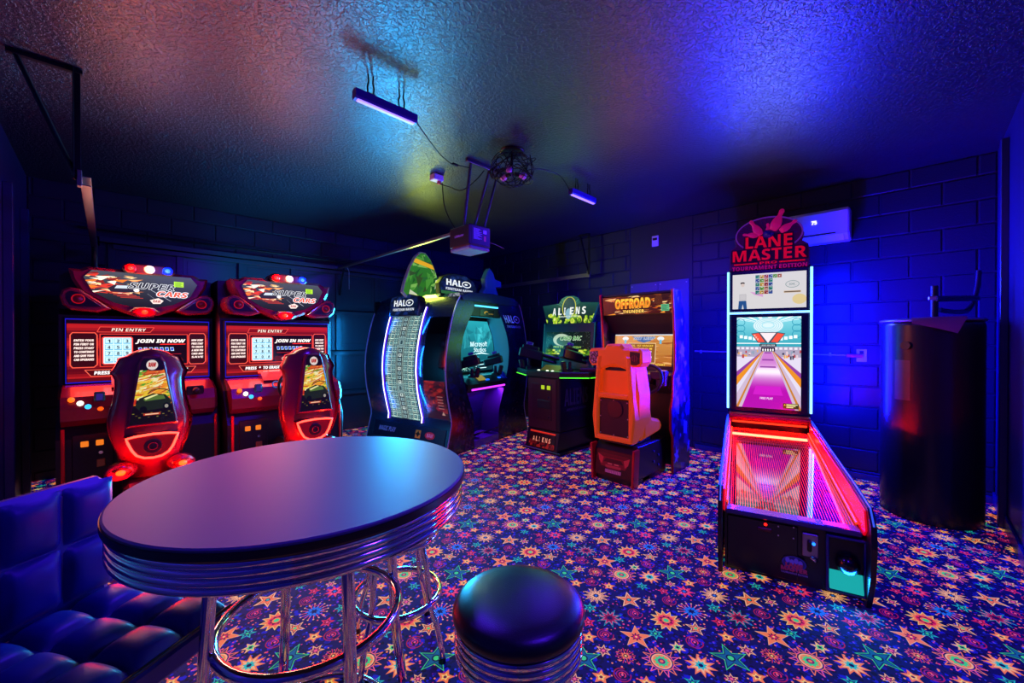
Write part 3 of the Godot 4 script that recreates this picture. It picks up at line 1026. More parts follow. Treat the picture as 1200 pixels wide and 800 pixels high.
func build_wall_things() -> void:
	var white := mat("white plastic", Color(0.86, 0.85, 0.88), 0.35)
	var ac := thing("air_conditioner", "white wall-mounted air conditioner behind the red bowling sign", "air conditioner", Vector3(WALL_R, 2.32, -0.86), -PI / 2)
	put(ac, "body", MB.new().at(-0.4, 0, 0, 0, 90, 0).prism(pl([[0.0, 0.0], [-0.14, 0.0], [-0.2, 0.05], [-0.205, 0.27], [-0.18, 0.3], [0, 0.3]]), 0.0, 0.8, 0.012), white)
	put(ac, "air_flap", MB.new().at(0, 0.022, 0.172, -50, 0, 0).box(Vector3.ZERO, Vector3(0.72, 0.008, 0.075), 0.003), white)
	put(ac, "air_slot", MB.new().box(Vector3(0.1, 0.065, 0.203), Vector3(0.4, 0.012, 0.004), 0.001), mat("dark plastic", Color(0.05, 0.05, 0.06), 0.4))
	letters(ac, "display_digits", "75", glow("display digits", Color(1, 1, 1), 1.6), Vector3(0.13, 0.19, 0.205), 0.035, 0.045, 0.002)

	var sn := thing("wall_sensor", "small white sensor plate high on the smooth infill", "sensor", Vector3(WALL_R, 2.61, -2.47), -PI / 2)
	put(sn, "plate", MB.new().box(Vector3(0, 0.05, 0.008), Vector3(0.09, 0.14, 0.012), 0.003), white)
	put(sn, "lens", MB.new().box(Vector3(0.0, 0.075, 0.018), Vector3(0.06, 0.03, 0.012), 0.004), mat("dark plastic", Color.BLACK))

	var ol := thing("wall_outlet", "white outlet plate with pink plug on block wall", "outlet", Vector3(WALL_R, 1.14, -0.38), -PI / 2)
	put(ol, "plate", MB.new().box(Vector3(0, 0.06, 0.007), Vector3(0.078, 0.122, 0.012), 0.003), white)
	put(ol, "receptacle", MB.new().box(Vector3(0, 0.09, 0.014), Vector3(0.03, 0.032, 0.006), 0.003), mat("dark plastic", Color.BLACK))
	put(ol, "plug", MB.new().cyl(Vector3(0.005, 0.055, 0.02), Vector3(-0.11, 0.058, 0.045), 0.017, 12), mat("pink plug", Color(0.95, 0.35, 0.55), 0.4))
	var cd := thing("wall_conduit", "thin pale conduit running level along the block wall", "conduit", Vector3(WALL_R - 0.016, 1.2, -0.5))
	put(cd, "pipe", MB.new().cyl(Vector3(0, 0, 0), Vector3(0, 0.01, -1.45), 0.009, 10), mat("conduit", Color(0.6, 0.6, 0.66), 0.35, 0.6))
	for z in [-0.12, -1.38]:
		put(cd, "clip", MB.new().box(Vector3(0.006, 0.006, z), Vector3(0.024, 0.04, 0.02), 0.003), mat("conduit", Color.BLACK))

	# water heater in the corner
	var wh := thing("water_heater", "dark cylindrical water heater standing in the right corner", "water heater", Vector3(4.5, 0.0, 0.07))
	var tank := mat("tank enamel", Color(0.13, 0.13, 0.17), 0.27, 0.45)
	put(wh, "tank", MB.new().lathe([Vector2(0, 0.0), Vector2(0.27, 0.0), Vector2(0.285, 0.01), Vector2(0.285, 1.46), Vector2(0.28, 1.485), Vector2(0.26, 1.495), Vector2(0, 1.5)], 48), tank)
	put(wh, "lid_rim", MB.new().lathe([Vector2(0.262, 1.494), Vector2(0.292, 1.49), Vector2(0.292, 1.505), Vector2(0.27, 1.512), Vector2(0, 1.515)], 48), mat("lid steel", Color(0.5, 0.52, 0.58), 0.35, 0.5))
	put(wh, "thermostat_dial", MB.new().at(-0.255, 1.31, -0.13, 0, -63, 0).lathe([Vector2(0, -0.01)], 3) if false else MB.new().cyl(Vector3(-0.255, 1.31, -0.125), Vector3(-0.275, 1.31, -0.135), 0.03, 16), mat("dark plastic", Color.BLACK))
	put(wh, "access_panel", MB.new().sheet(arc_sheet(0.2865, 0.9, 1.2, -158, -138, 6)), mat("tank panel", Color(0.22, 0.22, 0.26), 0.3, 0.2))
	put(wh, "cover_sheet", MB.new().sheet([[Vector3(-0.315, 1.475, -0.1), Vector3(-0.33, 1.435, 0.03), Vector3(-0.29, 1.4, 0.13)], [Vector3(-0.295, 1.513, -0.1), Vector3(-0.302, 1.518, 0.04), Vector3(-0.25, 1.518, 0.18)], [Vector3(-0.2, 1.521, -0.1), Vector3(-0.2, 1.523, 0.04), Vector3(-0.18, 1.523, 0.15)]]), mat("cover sheet", Color(0.55, 0.35, 0.45), 0.45), "thin sheet hanging over the rim")
	var pm := mat("black pipe", Color(0.09, 0.09, 0.11), 0.45, 0.3)
	put(wh, "hot_pipe", MB.new().tube(smooth_path([Vector3(-0.08, 1.5, 0.02), Vector3(-0.08, 1.62, 0.02), Vector3(-0.08, 1.76, 0.02)]), 0.022, 10), pm)
	put(wh, "cross_pipe", MB.new().tube([Vector3(-0.1, 1.66, 0.02), Vector3(0.1, 1.67, 0.12), Vector3(0.35, 1.68, 0.26)], 0.022, 10), pm)
	put(wh, "return_pipe", MB.new().tube(smooth_path([Vector3(-0.05, 1.58, 0.04), Vector3(0.2, 1.57, 0.15), Vector3(0.34, 1.6, 0.22), Vector3(0.37, 1.75, 0.26), Vector3(0.37, 1.9, 0.27)]), 0.018, 10), pm)
	put(wh, "valve", MB.new().box(Vector3(-0.13, 1.665, 0.01), Vector3(0.03, 0.03, 0.05), 0.006), mat("conduit", Color.BLACK))
	var vt := thing("drain_tube", "thin pale drain tube clipped to the block wall beside the heater", "pipe", Vector3(WALL_R - 0.02, 0.0, -0.22))
	put(vt, "pipe", MB.new().cyl(Vector3(0, 1.0, 0), Vector3(0, 1.26, 0), 0.014, 10), mat("conduit", Color.BLACK))
	put(vt, "clip", MB.new().box(Vector3(0.008, 1.12, 0), Vector3(0.02, 0.03, 0.03), 0.003), mat("conduit", Color.BLACK))
	var sw := thing("light_switch", "pale light switch on the smooth wall at the right edge", "switch", Vector3(2.42, 1.24, WALL_F), PI)
	put(sw, "plate", MB.new().box(Vector3(0, 0.06, 0.006), Vector3(0.08, 0.12, 0.01), 0.003), white)
	put(sw, "rocker", MB.new().box(Vector3(0, 0.06, 0.013), Vector3(0.033, 0.066, 0.008), 0.003), white)

func arc_sheet(r: float, y0: float, y1: float, a0: float, a1: float, steps: int) -> Array:
	var rows := []
	for y in [y0, y1]:
		var line := []
		for i in steps + 1:
			var a := deg_to_rad(a0 + (a1 - a0) * i / steps)
			line.append(Vector3(cos(a) * r, y, sin(a) * r))
		rows.append(line)
	return rows

# ================================================================ table, stools, bench
func build_furniture() -> void:
	var chrome := mat("chrome", Color(0.86, 0.86, 0.88), 0.1, 1.0)
	var lam_n := noise_tex(512, 0.35, 41, 2)
	var laminate := mat("laminate", Color(0.36, 0.35, 0.44), 0.46, 0.0, {"heightmap_enabled": true, "heightmap_texture": lam_n, "heightmap_scale": 0.012, "uv1_triplanar": true, "uv1_scale": Vector3(3, 3, 3), "metallic_specular": 0.45})
	var black := mat("black edging", Color(0.03, 0.03, 0.035), 0.35)

	var tb := thing("round_table", "tall round diner table with grey top and ribbed chrome edge", "table", Vector3(0.49, 0, -1.44))
	put(tb, "tabletop", MB.new().lathe([Vector2(0.505, 0.9), Vector2(0.505, 0.909), Vector2(0.5, 0.912), Vector2(0, 0.912)], 96, 1, 1, false), laminate)
	put(tb, "edge_band", MB.new().lathe([Vector2(0.49, 0.882), Vector2(0.506, 0.882), Vector2(0.508, 0.886), Vector2(0.508, 0.9035), Vector2(0.5, 0.9035)], 96, 1, 1, false), black)
	var prof := [Vector2(0.488, 0.803)]
	for k in 4:
		var y := 0.803 + 0.0198 * k
		prof.append(Vector2(0.497, y + 0.001))
		prof.append(Vector2(0.5, y + 0.005))
		prof.append(Vector2(0.5, y + 0.0125))
		prof.append(Vector2(0.497, y + 0.0165))
		prof.append(Vector2(0.492, y + 0.0175))
		prof.append(Vector2(0.492, y + 0.0192))
	prof.append(Vector2(0.492, 0.884))
	put(tb, "ribbed_skirt", MB.new().lathe(prof, 96), chrome, "ribbed chrome band around the tabletop")
	put(tb, "under_panel", MB.new().lathe([Vector2(0, 0.83), Vector2(0.489, 0.83), Vector2(0.489, 0.835), Vector2(0, 0.835)], 64, 1, 1, false), black)
	for k in 4:
		var a := PI / 2 * k
		var d := Vector3(cos(a), 0, sin(a))
		put(tb, "leg", MB.new().tube(smooth_path([d * 0.27 + Vector3(0, 0.83, 0), d * 0.285 + Vector3(0, 0.6, 0), d * 0.295 + Vector3(0, 0.42, 0), d * 0.305 + Vector3(0, 0.25, 0), d * 0.335 + Vector3(0, 0.012, 0)]), 0.018, 12), chrome)
	put(tb, "foot_ring", MB.new().tube(ring_pts(0.275, 0.437, 48), 0.016, 12, true), chrome)
	put(tb, "lower_ring", MB.new().tube(ring_pts(0.25, 0.014, 48), 0.012, 12, true), chrome)

	var vinyl_n := noise_tex(512, 0.12, 8, 4)
	var vinyl := mat("black vinyl", Color(0.06, 0.065, 0.08), 0.33, 0.0, {"heightmap_enabled": true, "heightmap_texture": vinyl_n, "heightmap_scale": 0.04, "uv1_triplanar": true, "uv1_scale": Vector3(4, 4, 4)})
	stool(Vector3(0.823, 0, -0.797), "round black vinyl stool with ribbed chrome band in front", vinyl, chrome, black)
	stool(Vector3(0.905, 0, -1.62), "chrome stool tucked under the round table", vinyl, chrome, black)

	# tufted bench
	var bn := thing("tufted_bench", "dark tufted vinyl bench seat with padded back beside the table", "bench", Vector3(0.02, 0, -2.14), deg_to_rad(33))
	var navy := mat("bench vinyl", Color(0.09, 0.115, 0.46), 0.38, 0.0, {"heightmap_enabled": true, "heightmap_texture": vinyl_n, "heightmap_scale": 0.02, "uv1_triplanar": true, "uv1_scale": Vector3(5, 5, 5)})
	put(bn, "back_frame", MB.new().box(Vector3(-0.3, 0.62, -0.05), Vector3(0.6, 0.46, 0.08), 0.03), navy)
	put(bn, "seat_base", MB.new().box(Vector3(-0.3, 0.375, 0.255), Vector3(0.6, 0.1, 0.53), 0.025), navy)
	for i in 4:
		for j in 2:
			put(bn, "back_pad", pad(Vector3(-0.075 - 0.15 * i, 0.545 + 0.2 * j, -0.012), 0.148, 0.198, 0.034, false), navy)
		for j in 3:
			put(bn, "seat_pad", pad(Vector3(-0.075 - 0.15 * i, 0.422, 0.085 + 0.172 * j), 0.148, 0.17, 0.045, true), navy)
	put(bn, "piping", MB.new().tube([Vector3(-0.6, 0.425, 0.522), Vector3(-0.3, 0.425, 0.524), Vector3(0, 0.425, 0.522)], 0.006, 8), black)
	for q in [[-0.55, 0.06], [-0.05, 0.06], [-0.55, 0.46], [-0.05, 0.46]]:
		put(bn, "leg", MB.new().cyl(Vector3(q[0], 0, q[1]), Vector3(q[0], 0.33, q[1]), 0.016, 12), chrome)

func ring_pts(r: float, y: float, n: int) -> Array:
	var o := []
	for i in n:
		o.append(Vector3(cos(TAU * i / n) * r, y, sin(TAU * i / n) * r))
	return o

func pad(c: Vector3, w: float, h: float, puff: float, up: bool) -> MB:
	var rows := []
	for j in 11:
		var line := []
		for i in 11:
			var u := -1.0 + 2.0 * i / 10
			var v := -1.0 + 2.0 * j / 10
			var z := puff * pow((1.0 - pow(absf(u), 3.0)) * (1.0 - pow(absf(v), 3.0)), 0.6)
			line.append(c + (Vector3(u * w / 2, z, -v * h / 2) if up else Vector3(u * w / 2, v * h / 2, z)))
		rows.append(line)
	return MB.new().sheet(rows)

func stool(at: Vector3, label: String, vinyl: Material, chrome: Material, black: Material) -> void:
	var o := thing("diner_stool", label, "stool", at, 0.4, "diner stools")
	put(o, "cushion", MB.new().lathe([Vector2(0.176, 0.577), Vector2(0.184, 0.588), Vector2(0.186, 0.6), Vector2(0.181, 0.615), Vector2(0.165, 0.628), Vector2(0.13, 0.638), Vector2(0.07, 0.644), Vector2(0, 0.645)], 64), vinyl)
	var prof := [Vector2(0.165, 0.492)]
	for k in 4:
		var y := 0.492 + 0.0215 * k
		prof.append(Vector2(0.177, y + 0.001))
		prof.append(Vector2(0.18, y + 0.006))
		prof.append(Vector2(0.18, y + 0.014))
		prof.append(Vector2(0.176, y + 0.0185))
		prof.append(Vector2(0.171, y + 0.0195))
		prof.append(Vector2(0.171, y + 0.021))
	prof.append(Vector2(0.175, 0.58))
	put(o, "ribbed_band", MB.new().lathe(prof, 64), chrome)
	put(o, "seat_pan", MB.new().lathe([Vector2(0, 0.495), Vector2(0.168, 0.495), Vector2(0.168, 0.5), Vector2(0, 0.5)], 48, 1, 1, false), black)
	for k in 4:
		var a := PI / 2 * k
		var d := Vector3(cos(a), 0, sin(a))
		put(o, "leg", MB.new().tube(smooth_path([d * 0.125 + Vector3(0, 0.497, 0), d * 0.15 + Vector3(0, 0.38, 0), d * 0.168 + Vector3(0, 0.24, 0), d * 0.2 + Vector3(0, 0.15, 0), d * 0.225 + Vector3(0, 0.05, 0), d * 0.228 + Vector3(0, 0.012, 0)]), 0.0125, 10), chrome)
		put(o, "foot_cap", MB.new().cyl(d * 0.228, d * 0.228 + Vector3(0, 0.02, 0), 0.016, 12), black)
	put(o, "foot_ring", MB.new().tube(ring_pts(0.182, 0.24, 40), 0.0135, 10, true), chrome)

# ================================================================ two racing cabinets
func racing_screen() -> ImageTexture:
	var c := CV.new(1024, 576, hexc("1a0206"))
	for y in 24:
		c.rect(0, y * 24, 1024, 24, hexc("5a0610").lerp(hexc("b51a1c"), 0.5 + 0.5 * sin(y * 0.9)))
	c.rect(0, 0, 1024, 34, hexc("140308"))
	c.poly(v2s([[210, 62], [590, 62], [560, 110], [190, 110]]), hexc("7a0c10"))
	c.path(v2s([[210, 62], [590, 62], [560, 110], [190, 110]]), 5, hexc("ff5040"))
	c.text("PIN ENTRY", 285, 72, 240, 30, hexc("fff4e0"), 0.2)
	c.rect(210, 130, 640, 310, hexc("130308"))
	c.path(v2s([[210, 130], [850, 130], [850, 440], [210, 440]]), 8, hexc("e83a2c"))
	for side in [[20, 170], [862, 140]]:
		var x: float = side[0]
		var w: float = side[1]
		var o := v2s([[x + 14, 118], [x + w - 14, 118], [x + w, 140], [x + w, 420], [x + w - 20, 444], [x + 14, 444], [x, 420], [x, 140]])
		c.poly(o, hexc("35060a"))
		c.path(o, 8, hexc("ff5a44"))
		var words := ["ENTER YOUR", "PIN FIRST OR", "PRESS START", "TO CONTINUE", "AND SAVE YOUR", "CAR UPGRADES"] if x < 100 else ["NEW USER?", "PRESS START", "TO CREATE", "A NEW PIN", "CARD AND", "SAVE"]
		for i in 6:
			c.text(words[i], x + 22, 180 + i * 36, w - 44, 20, hexc("ffe9e0"), 0.12, 1.2)
	var kp := v2s([[236, 158], [420, 158], [430, 168], [430, 410], [420, 420], [236, 420], [226, 410], [226, 168]])
	c.poly(kp, hexc("d8f4ff"))
	c.path(kp, 10, hexc("ff4038"))
	var keys := ["1", "2", "3", "4", "5", "6", "7", "8", "9", "*", "0", "#"]
	for i in 12:
		var x := 242 + (i % 3) * 62
		var y := 172 + (i / 3) * 60
		c.rect(x, y, 54, 52, hexc("5fb4d6"))
		c.rect(x + 3, y + 3, 48, 40, hexc("c6ecfa"))
		c.text(keys[i], x + 18, y + 10, 18, 30, hexc("10202c"))
	c.text("JOIN IN NOW", 452, 180, 370, 44, hexc("fff6ee"), 0.25, 2.5)
	c.poly(v2s([[640, 226], [838, 226], [832, 236], [630, 236]]), hexc("ff2a20"))
	for i in 7:
		c.poly(v2s([[470 + i * 40, 262], [498 + i * 40, 262], [504 + i * 40, 300], [476 + i * 40, 300]]), hexc("bfe0ff"))
		c.oval(487 + i * 40, 281, 10, 14, hexc("1030c0"))
	c.rect(470, 330, 330, 6, hexc("b01820"))
	c.poly(v2s([[460, 372], [800, 372], [820, 400], [800, 432], [460, 432], [440, 400]]), hexc("52080c"))
	c.text("CONTINUE", 520, 384, 220, 34, hexc("ffd9c8"), 0.15)
	var bar := v2s([[110, 470], [920, 470], [880, 530], [150, 530]])
	c.poly(bar, hexc("4a070b"))
	c.path(bar, 6, hexc("ff6a50"))
	c.text("PRESS  *  TO ERASE", 170, 484, 330, 32, hexc("ffffff"), 0.12, 1.5)
	c.text("PRESS # TO ESCAPE", 540, 484, 310, 32, hexc("ffffff"), 0.12, 1.5)
	c.rect(0, 545, 1024, 31, hexc("600a10"))
	return c.tex()

func racing_marquee() -> ImageTexture:
	var c := CV.new(1024, 512, hexc("2a2c33"))
	c.grad(0, 0, 1024, 512, hexc("4a4e58"), hexc("16171c"))
	rng.seed = 19
	for i in 60:
		var x := rng.randf_range(-40, 380)
		var y := rng.randf_range(20, 320)
		c.poly([Vector2(x, y), Vector2(x + rng.randf_range(60, 170), y - rng.randf_range(-10, 40)), Vector2(x + rng.randf_range(40, 120), y + rng.randf_range(8, 40))], [hexc("ff7a2a"), hexc("ffd9a0"), hexc("d8392a"), hexc("fff1d8"), hexc("8a2018"), hexc("f0b070")][i % 6])
	c.poly(v2s([[190, 250], [260, 190], [420, 180], [480, 240], [450, 290], [230, 310]]), hexc("2a2230"))
	c.poly(v2s([[270, 200], [400, 192], [430, 236], [250, 246]]), hexc("c8d4e0"))
	c.oval(440, 255, 26, 30, hexc("ffffff"))
	for i in 5:
		c.rect(180 + i * 30, 300 + i * 18, 200, 9, hexc("c43a2a"))
	c.line(Vector2(560, 230), Vector2(760, 400), 5, hexc("c8ccd4"))
	c.line(Vector2(540, 300), Vector2(640, 420), 4, hexc("888c94"))
	c.text("SUPER", 370, 140, 420, 92, hexc("15161a"), 0.3, 14)
	c.text("SUPER", 370, 140, 420, 92, hexc("f4f6fa"), 0.3, 6)
	c.text("SUPER", 370, 140, 420, 92, hexc("30323a"), 0.3, 0)
	c.text("CARS", 620, 252, 290, 82, hexc("f4f0f8"), 0.25, 10)
	c.text("CARS", 620, 252, 290, 82, hexc("e0512a"), 0.25, 1)
	c.rect(790, 80, 96, 84, hexc("b8f02a"))
	for i in 5:
		c.rect(800, 92 + i * 14, 76 - (i % 2) * 14, 6, hexc("4a7a08"))
	c.poly(v2s([[560, 400], [640, 360], [690, 400], [660, 450], [590, 455]]), hexc("f0d8d0"))
	c.text("RAW", 590, 392, 70, 40, hexc("a02018"), 0.1)
	return c.tex()

func seat_art() -> ImageTexture:
	var c := CV.new(512, 768, hexc("120808"))
	rng.seed = 27
	c.grad(0, 150, 512, 330, hexc("e8601a"), hexc("f6e23a"))
	for i in 90:
		var x := rng.randf_range(-20, 500)
		var y := rng.randf_range(150, 560)
		var w := rng.randf_range(60, 220)
		c.poly([Vector2(x, y), Vector2(x + w, y - rng.randf_range(5, 60)), Vector2(x + w * 0.8, y + rng.randf_range(2, 26))], [hexc("ffcf30"), hexc("ff7a18"), hexc("fff4b0"), hexc("d03010"), hexc("5aa82a"), hexc("f8a020")][i % 6])
	for i in 40:
		var x := rng.randf_range(20, 460)
		var y := rng.randf_range(180, 440)
		c.line(Vector2(x, y), Vector2(x + rng.randf_range(60, 200), y - rng.randf_range(10, 70)), rng.randf_range(4, 14), hexc(["fff8d0", "ff9a20", "ffe860", "c84010"][i % 4]))
	c.poly(v2s([[60, 560], [110, 470], [260, 420], [400, 440], [470, 520], [440, 600], [120, 620]]), hexc("1c2414"))
	c.poly(v2s([[150, 480], [260, 436], [380, 450], [400, 492], [170, 506]]), hexc("5a7a30"))
	c.poly(v2s([[160, 470], [300, 428], [320, 440], [180, 490]]), hexc("f4f0a0"))
	c.ring(330, 440, 130, 70, 10, hexc("20301a"), 3.4, 6.0)
	c.oval(150, 600, 40, 36, hexc("0a0a0a"))
	c.oval(410, 580, 40, 40, hexc("0a0a0a"))
	c.oval(410, 580, 22, 22, hexc("a8a090"))
	for i in 14:
		c.rect(30 + i * 33, 640 + (i % 3) * 24, 24, 10, hexc("5a4a1a") if i % 2 else hexc("80782a"))
	c.rect(150, 648, 190, 26, hexc("c8401a"))
	c.rect(170, 655, 150, 12, hexc("ffd9b0"))
	c.oval(256, 80, 66, 60, hexc("f0e0d8"))
	c.text("RAW", 216, 52, 80, 50, hexc("c02818"), 0.1, 2)
	return c.tex()

func racing_cabinet(pos: Vector3, label: String) -> Node3D:
	var o := thing("racing_cabinet", label, "arcade machine", pos, 0.0, "red racing cabinets")
	var black := mat("cabinet black", Color(0.055, 0.055, 0.065), 0.38)
	var burgundy := mat("burgundy plastic", Color(0.5, 0.07, 0.16), 0.26, 0.0, {"clearcoat_enabled": true, "clearcoat": 0.5, "clearcoat_roughness": 0.1})
	var redtrim := mat("red edging", Color(1.0, 0.1, 0.08), 0.35)
	var dark := mat("dark plastic", Color(0.05, 0.05, 0.06), 0.4)

	# tall monitor housing
	var hb := MB.new()
	hb.at(-0.49, 0, 0, 0, 90, 0).prism(pl([[0.02, 1.0], [0.02, 1.55], [0.1, 1.6], [0.1, 1.9], [0.8, 1.9], [0.85, 0.0], [-0.3, 0.0], [-0.3, 0.62], [-0.12, 0.9]]), 0.0, 0.98, 0.006)
	put(o, "housing", hb, black)
	put(o, "screen_bezel", MB.new().box(Vector3(0, 1.265, -0.012), Vector3(0.93, 0.53, 0.03), 0.008), dark)
	put(o, "screen", MB.new().quad(Vector3(-0.445, 1.02, 0.006), Vector3(0.445, 1.02, 0.006), Vector3(0.445, 1.51, 0.006), Vector3(-0.445, 1.51, 0.006), Vector3(0, 0, 1)), lit_print("racing screen", racing_screen(), 1.25, 0.2), "red sign-in screen with keypad")
	put(o, "screen_rim_light", MB.new().tube([Vector3(-0.452, 1.013, 0.006), Vector3(0.452, 1.013, 0.006), Vector3(0.452, 1.517, 0.006), Vector3(-0.452, 1.517, 0.006)], 0.005, 6, true), glow("rim blue", Color(0.12, 0.12, 0.9), 0.8))
	panel_light(o, "screen_glow", Vector3(0, 1.265, 0.02), Vector2(0.86, 0.46), Color(1.0, 0.2, 0.16), SCREEN_POWER * 0.55)

	# marquee: frame, backlit art, side speaker pods, beacons
	var frame := both([[0, 1.925], [0.33, 1.925], [0.37, 1.9], [0.43, 1.9], [0.415, 1.82], [0.365, 1.72], [0.22, 1.62], [0.09, 1.56], [0, 1.545]])
	var mz := 0.13
	put(o, "marquee_frame", MB.new().prism(frame, -0.1, mz, 0.02), burgundy)
	var art := both([[0, 1.9], [0.305, 1.9], [0.35, 1.84], [0.3, 1.73], [0.18, 1.652], [0.08, 1.625], [0, 1.625]])
	put(o, "marquee_sign", MB.new().prism(art, mz - 0.01, mz + 0.006), lit_print("racing marquee", racing_marquee(), 1.35), "backlit marquee reading SUPER CARS")
	panel_light(o, "marquee_glow", Vector3(0, 1.77, mz + 0.02), Vector2(0.55, 0.24), Color(1.0, 0.75, 0.6), SCREEN_POWER * 0.25)
	for s in [-1.0, 1.0]:
		var pod := pl([[0.2, 1.6], [0.26, 1.655], [0.37, 1.745], [0.42, 1.755], [0.462, 1.73], [0.475, 1.68], [0.46, 1.62], [0.42, 1.585], [0.28, 1.572]])
		var inn := pl([[0.25, 1.612], [0.29, 1.65], [0.38, 1.72], [0.42, 1.727], [0.443, 1.705], [0.445, 1.665], [0.42, 1.62], [0.37, 1.606]])
		if s < 0:
			for i in pod.size(): pod[i].x = -pod[i].x
			for i in inn.size(): inn[i].x = -inn[i].x
		var po := put(o, "speaker_pod", MB.new().prism(pod, -0.1, mz + 0.02, 0.012), burgundy)
		put(po, "grille", MB.new().prism(inn, mz, mz + 0.023, 0.002), mat("speaker mesh", Color(0.05, 0.01, 0.02), 0.4))
		put(po, "speaker_ring_light", MB.new().at(s * 0.378, 1.667, mz + 0.026, 90, 0, 0).tube(ring_pts(0.034, 0, 24), 0.004, 6, true), glow("dull red ring", Color(0.9, 0.05, 0.05), 0.55))
		put(po, "speaker_cone", MB.new().at(s * 0.378, 1.667, mz + 0.022, 90, 0, 0).lathe([Vector2(0, 0.012), Vector2(0.012, 0.01), Vector2(0.03, 0.0)], 20), mat("speaker cone red", Color(0.45, 0.03, 0.05), 0.4))
	var hous := put(o, "beacon_mount", MB.new().prism(both([[0, 1.625], [0.06, 1.62], [0.1, 1.585], [0.06, 1.55], [0, 1.54]]), -0.05, mz + 0.03, 0.01), burgundy)
	put(hous, "beacon_bezel", MB.new().at(0, 1.583, mz + 0.03, 90, 0, 0).lathe([Vector2(0.062, 0), Vector2(0.058, 0.008), Vector2(0.04, 0.006), Vector2(0, 0.004)], 28, 1.25, 0.6), mat("red lens", Color(0.5, 0.02, 0.03), 0.2))
	put(hous, "beacon_lamp", MB.new().ball(Vector3(0, 1.583, mz + 0.04), Vector3(0.02, 0.017, 0.012), 14), glow("beacon red", Color(1.0, 0.16, 0.06), 5.0))
	dot_light(hous, "beacon_glow", Vector3(0, 1.583, mz + 0.07), Color(1.0, 0.06, 0.04), 0.05, 0.02)
	var cap := []
	for i in 20:
		var a := TAU * i / 20
		cap.append(Vector2((0.115 if cos(a) > 0 else -0.115) + cos(a) * 0.05 + 0.03, 1.936 + sin(a) * 0.042))
	var lb := put(o, "light_bar", MB.new().prism(PackedVector2Array(cap), 0.0, mz + 0.045, 0.01), mat("bar plastic", Color(0.2, 0.04, 0.1), 0.3))
	var cols := [Color(1.0, 0.1, 0.05), Color(1.0, 0.9, 0.75), Color(0.12, 0.3, 1.0)]
	var pw := [6.0, 2.2, 6.0]
	for i in 3:
		var x := -0.085 + 0.115 * i
		put(lb, "lamp_lens", MB.new().at(x, 1.936, mz + 0.044, 90, 0, 0).lathe([Vector2(0.036, 0), Vector2(0.034, 0.008), Vector2(0.015, 0.012), Vector2(0, 0.013)], 20), mat("lens tint %d" % i, cols[i].darkened(0.3), 0.2))
		put(lb, "lamp_bulb", MB.new().ball(Vector3(x, 1.936, mz + 0.057), Vector3(0.018, 0.018, 0.008), 12), glow("bar lamp %d" % i, cols[i], pw[i]))
		dot_light(lb, "lamp_glow", Vector3(x, 1.936, mz + 0.085), cols[i], [0.09, 0.03, 0.09][i], 0.015)

	# control console
	var con := MB.new()
	con.at(-0.465, 0, 0, 0, 90, 0).prism(pl([[-0.02, 1.0], [-0.14, 0.99], [-0.3, 0.93], [-0.345, 0.85], [-0.34, 0.76], [-0.26, 0.71], [-0.02, 0.7]]), 0.0, 0.93, 0.02)
	var co := put(o, "console", con, burgundy)
	put(co, "console_hump", MB.new().at(-0.2, 0, 0, 0, 90, 0).prism(pl([[-0.02, 1.06], [-0.1, 1.05], [-0.22, 0.98], [-0.2, 0.95], [-0.02, 0.95]]), 0.0, 0.4, 0.02), burgundy)
	var bp := Basis.from_euler(Vector3(deg_to_rad(-20), 0, 0))
	var bcols := [["orange", Color(1.0, 0.4, 0.05), -0.41, 0.915], ["white", Color(1, 1, 0.9), -0.365, 0.885], ["cyan", Color(0.2, 0.7, 1.0), -0.325, 0.855], ["amber", Color(1.0, 0.3, 0.03), -0.26, 0.835]]
	for q in bcols:
		put(co, "start_button_light", MB.new().at(q[2], q[3], 0.335, 75, 0, 0).lathe([Vector2(0.019, 0), Vector2(0.018, 0.008), Vector2(0.012, 0.013), Vector2(0, 0.014)], 16), glow("button " + q[0], q[1], 1.8))
	put(co, "card_reader", MB.new().box(Vector3(-0.265, 0.925, 0.315), Vector3(0.06, 0.075, 0.03), 0.008), mat("reader teal", Color(0.1, 0.45, 0.4), 0.4))
	put(co, "glowing_reader_keys", MB.new().box(Vector3(-0.265, 0.922, 0.331), Vector3(0.036, 0.05, 0.006), 0.002), glow("reader keys", Color(0.25, 0.2, 0.7), 0.4))  # keys of the card reader, with a faint glow added
	put(co, "glowing_gauge_ring", MB.new().at(-0.12, 0.945, 0.3, 70, 0, 0).tube(ring_pts(0.028, 0, 24), 0.006, 6, true), glow("gauge ring", Color(0.3, 0.5, 0.9), 0.5))  # gauge ring with a glow put into its material
	put(co, "shifter_plate", MB.new().box(Vector3(0.31, 0.91, 0.316), Vector3(0.12, 0.1, 0.02), 0.008), dark)
	put(co, "shifter_knob", MB.new().ball(Vector3(0.31, 0.92, 0.38), Vector3(0.026, 0.03, 0.026), 14).cyl(Vector3(0.31, 0.91, 0.32), Vector3(0.31, 0.92, 0.37), 0.009, 8), dark)
	for s in [-0.455, 0.455]:
		put(o, "side_trim", MB.new().box(Vector3(s, 0.35, 0.305), Vector3(0.02, 0.7, 0.014), 0.004), redtrim)
	# coin door
	var cdo := put(o, "coin_door", MB.new().box(Vector3(-0.3, 0.45, 0.302), Vector3(0.22, 0.4, 0.014), 0.005), dark)
	for s in [-0.345, -0.265]:
		put(cdo, "coin_slot_light", MB.new().box(Vector3(s, 0.575, 0.312), Vector3(0.042, 0.042, 0.01), 0.004), glow("coin amber", Color(1.0, 0.5, 0.12), 0.9))
	put(cdo, "coin_return", MB.new().box(Vector3(-0.26, 0.42, 0.312), Vector3(0.05, 0.06, 0.012), 0.005), mat("brass", Color(0.7, 0.5, 0.3), 0.35, 0.8))
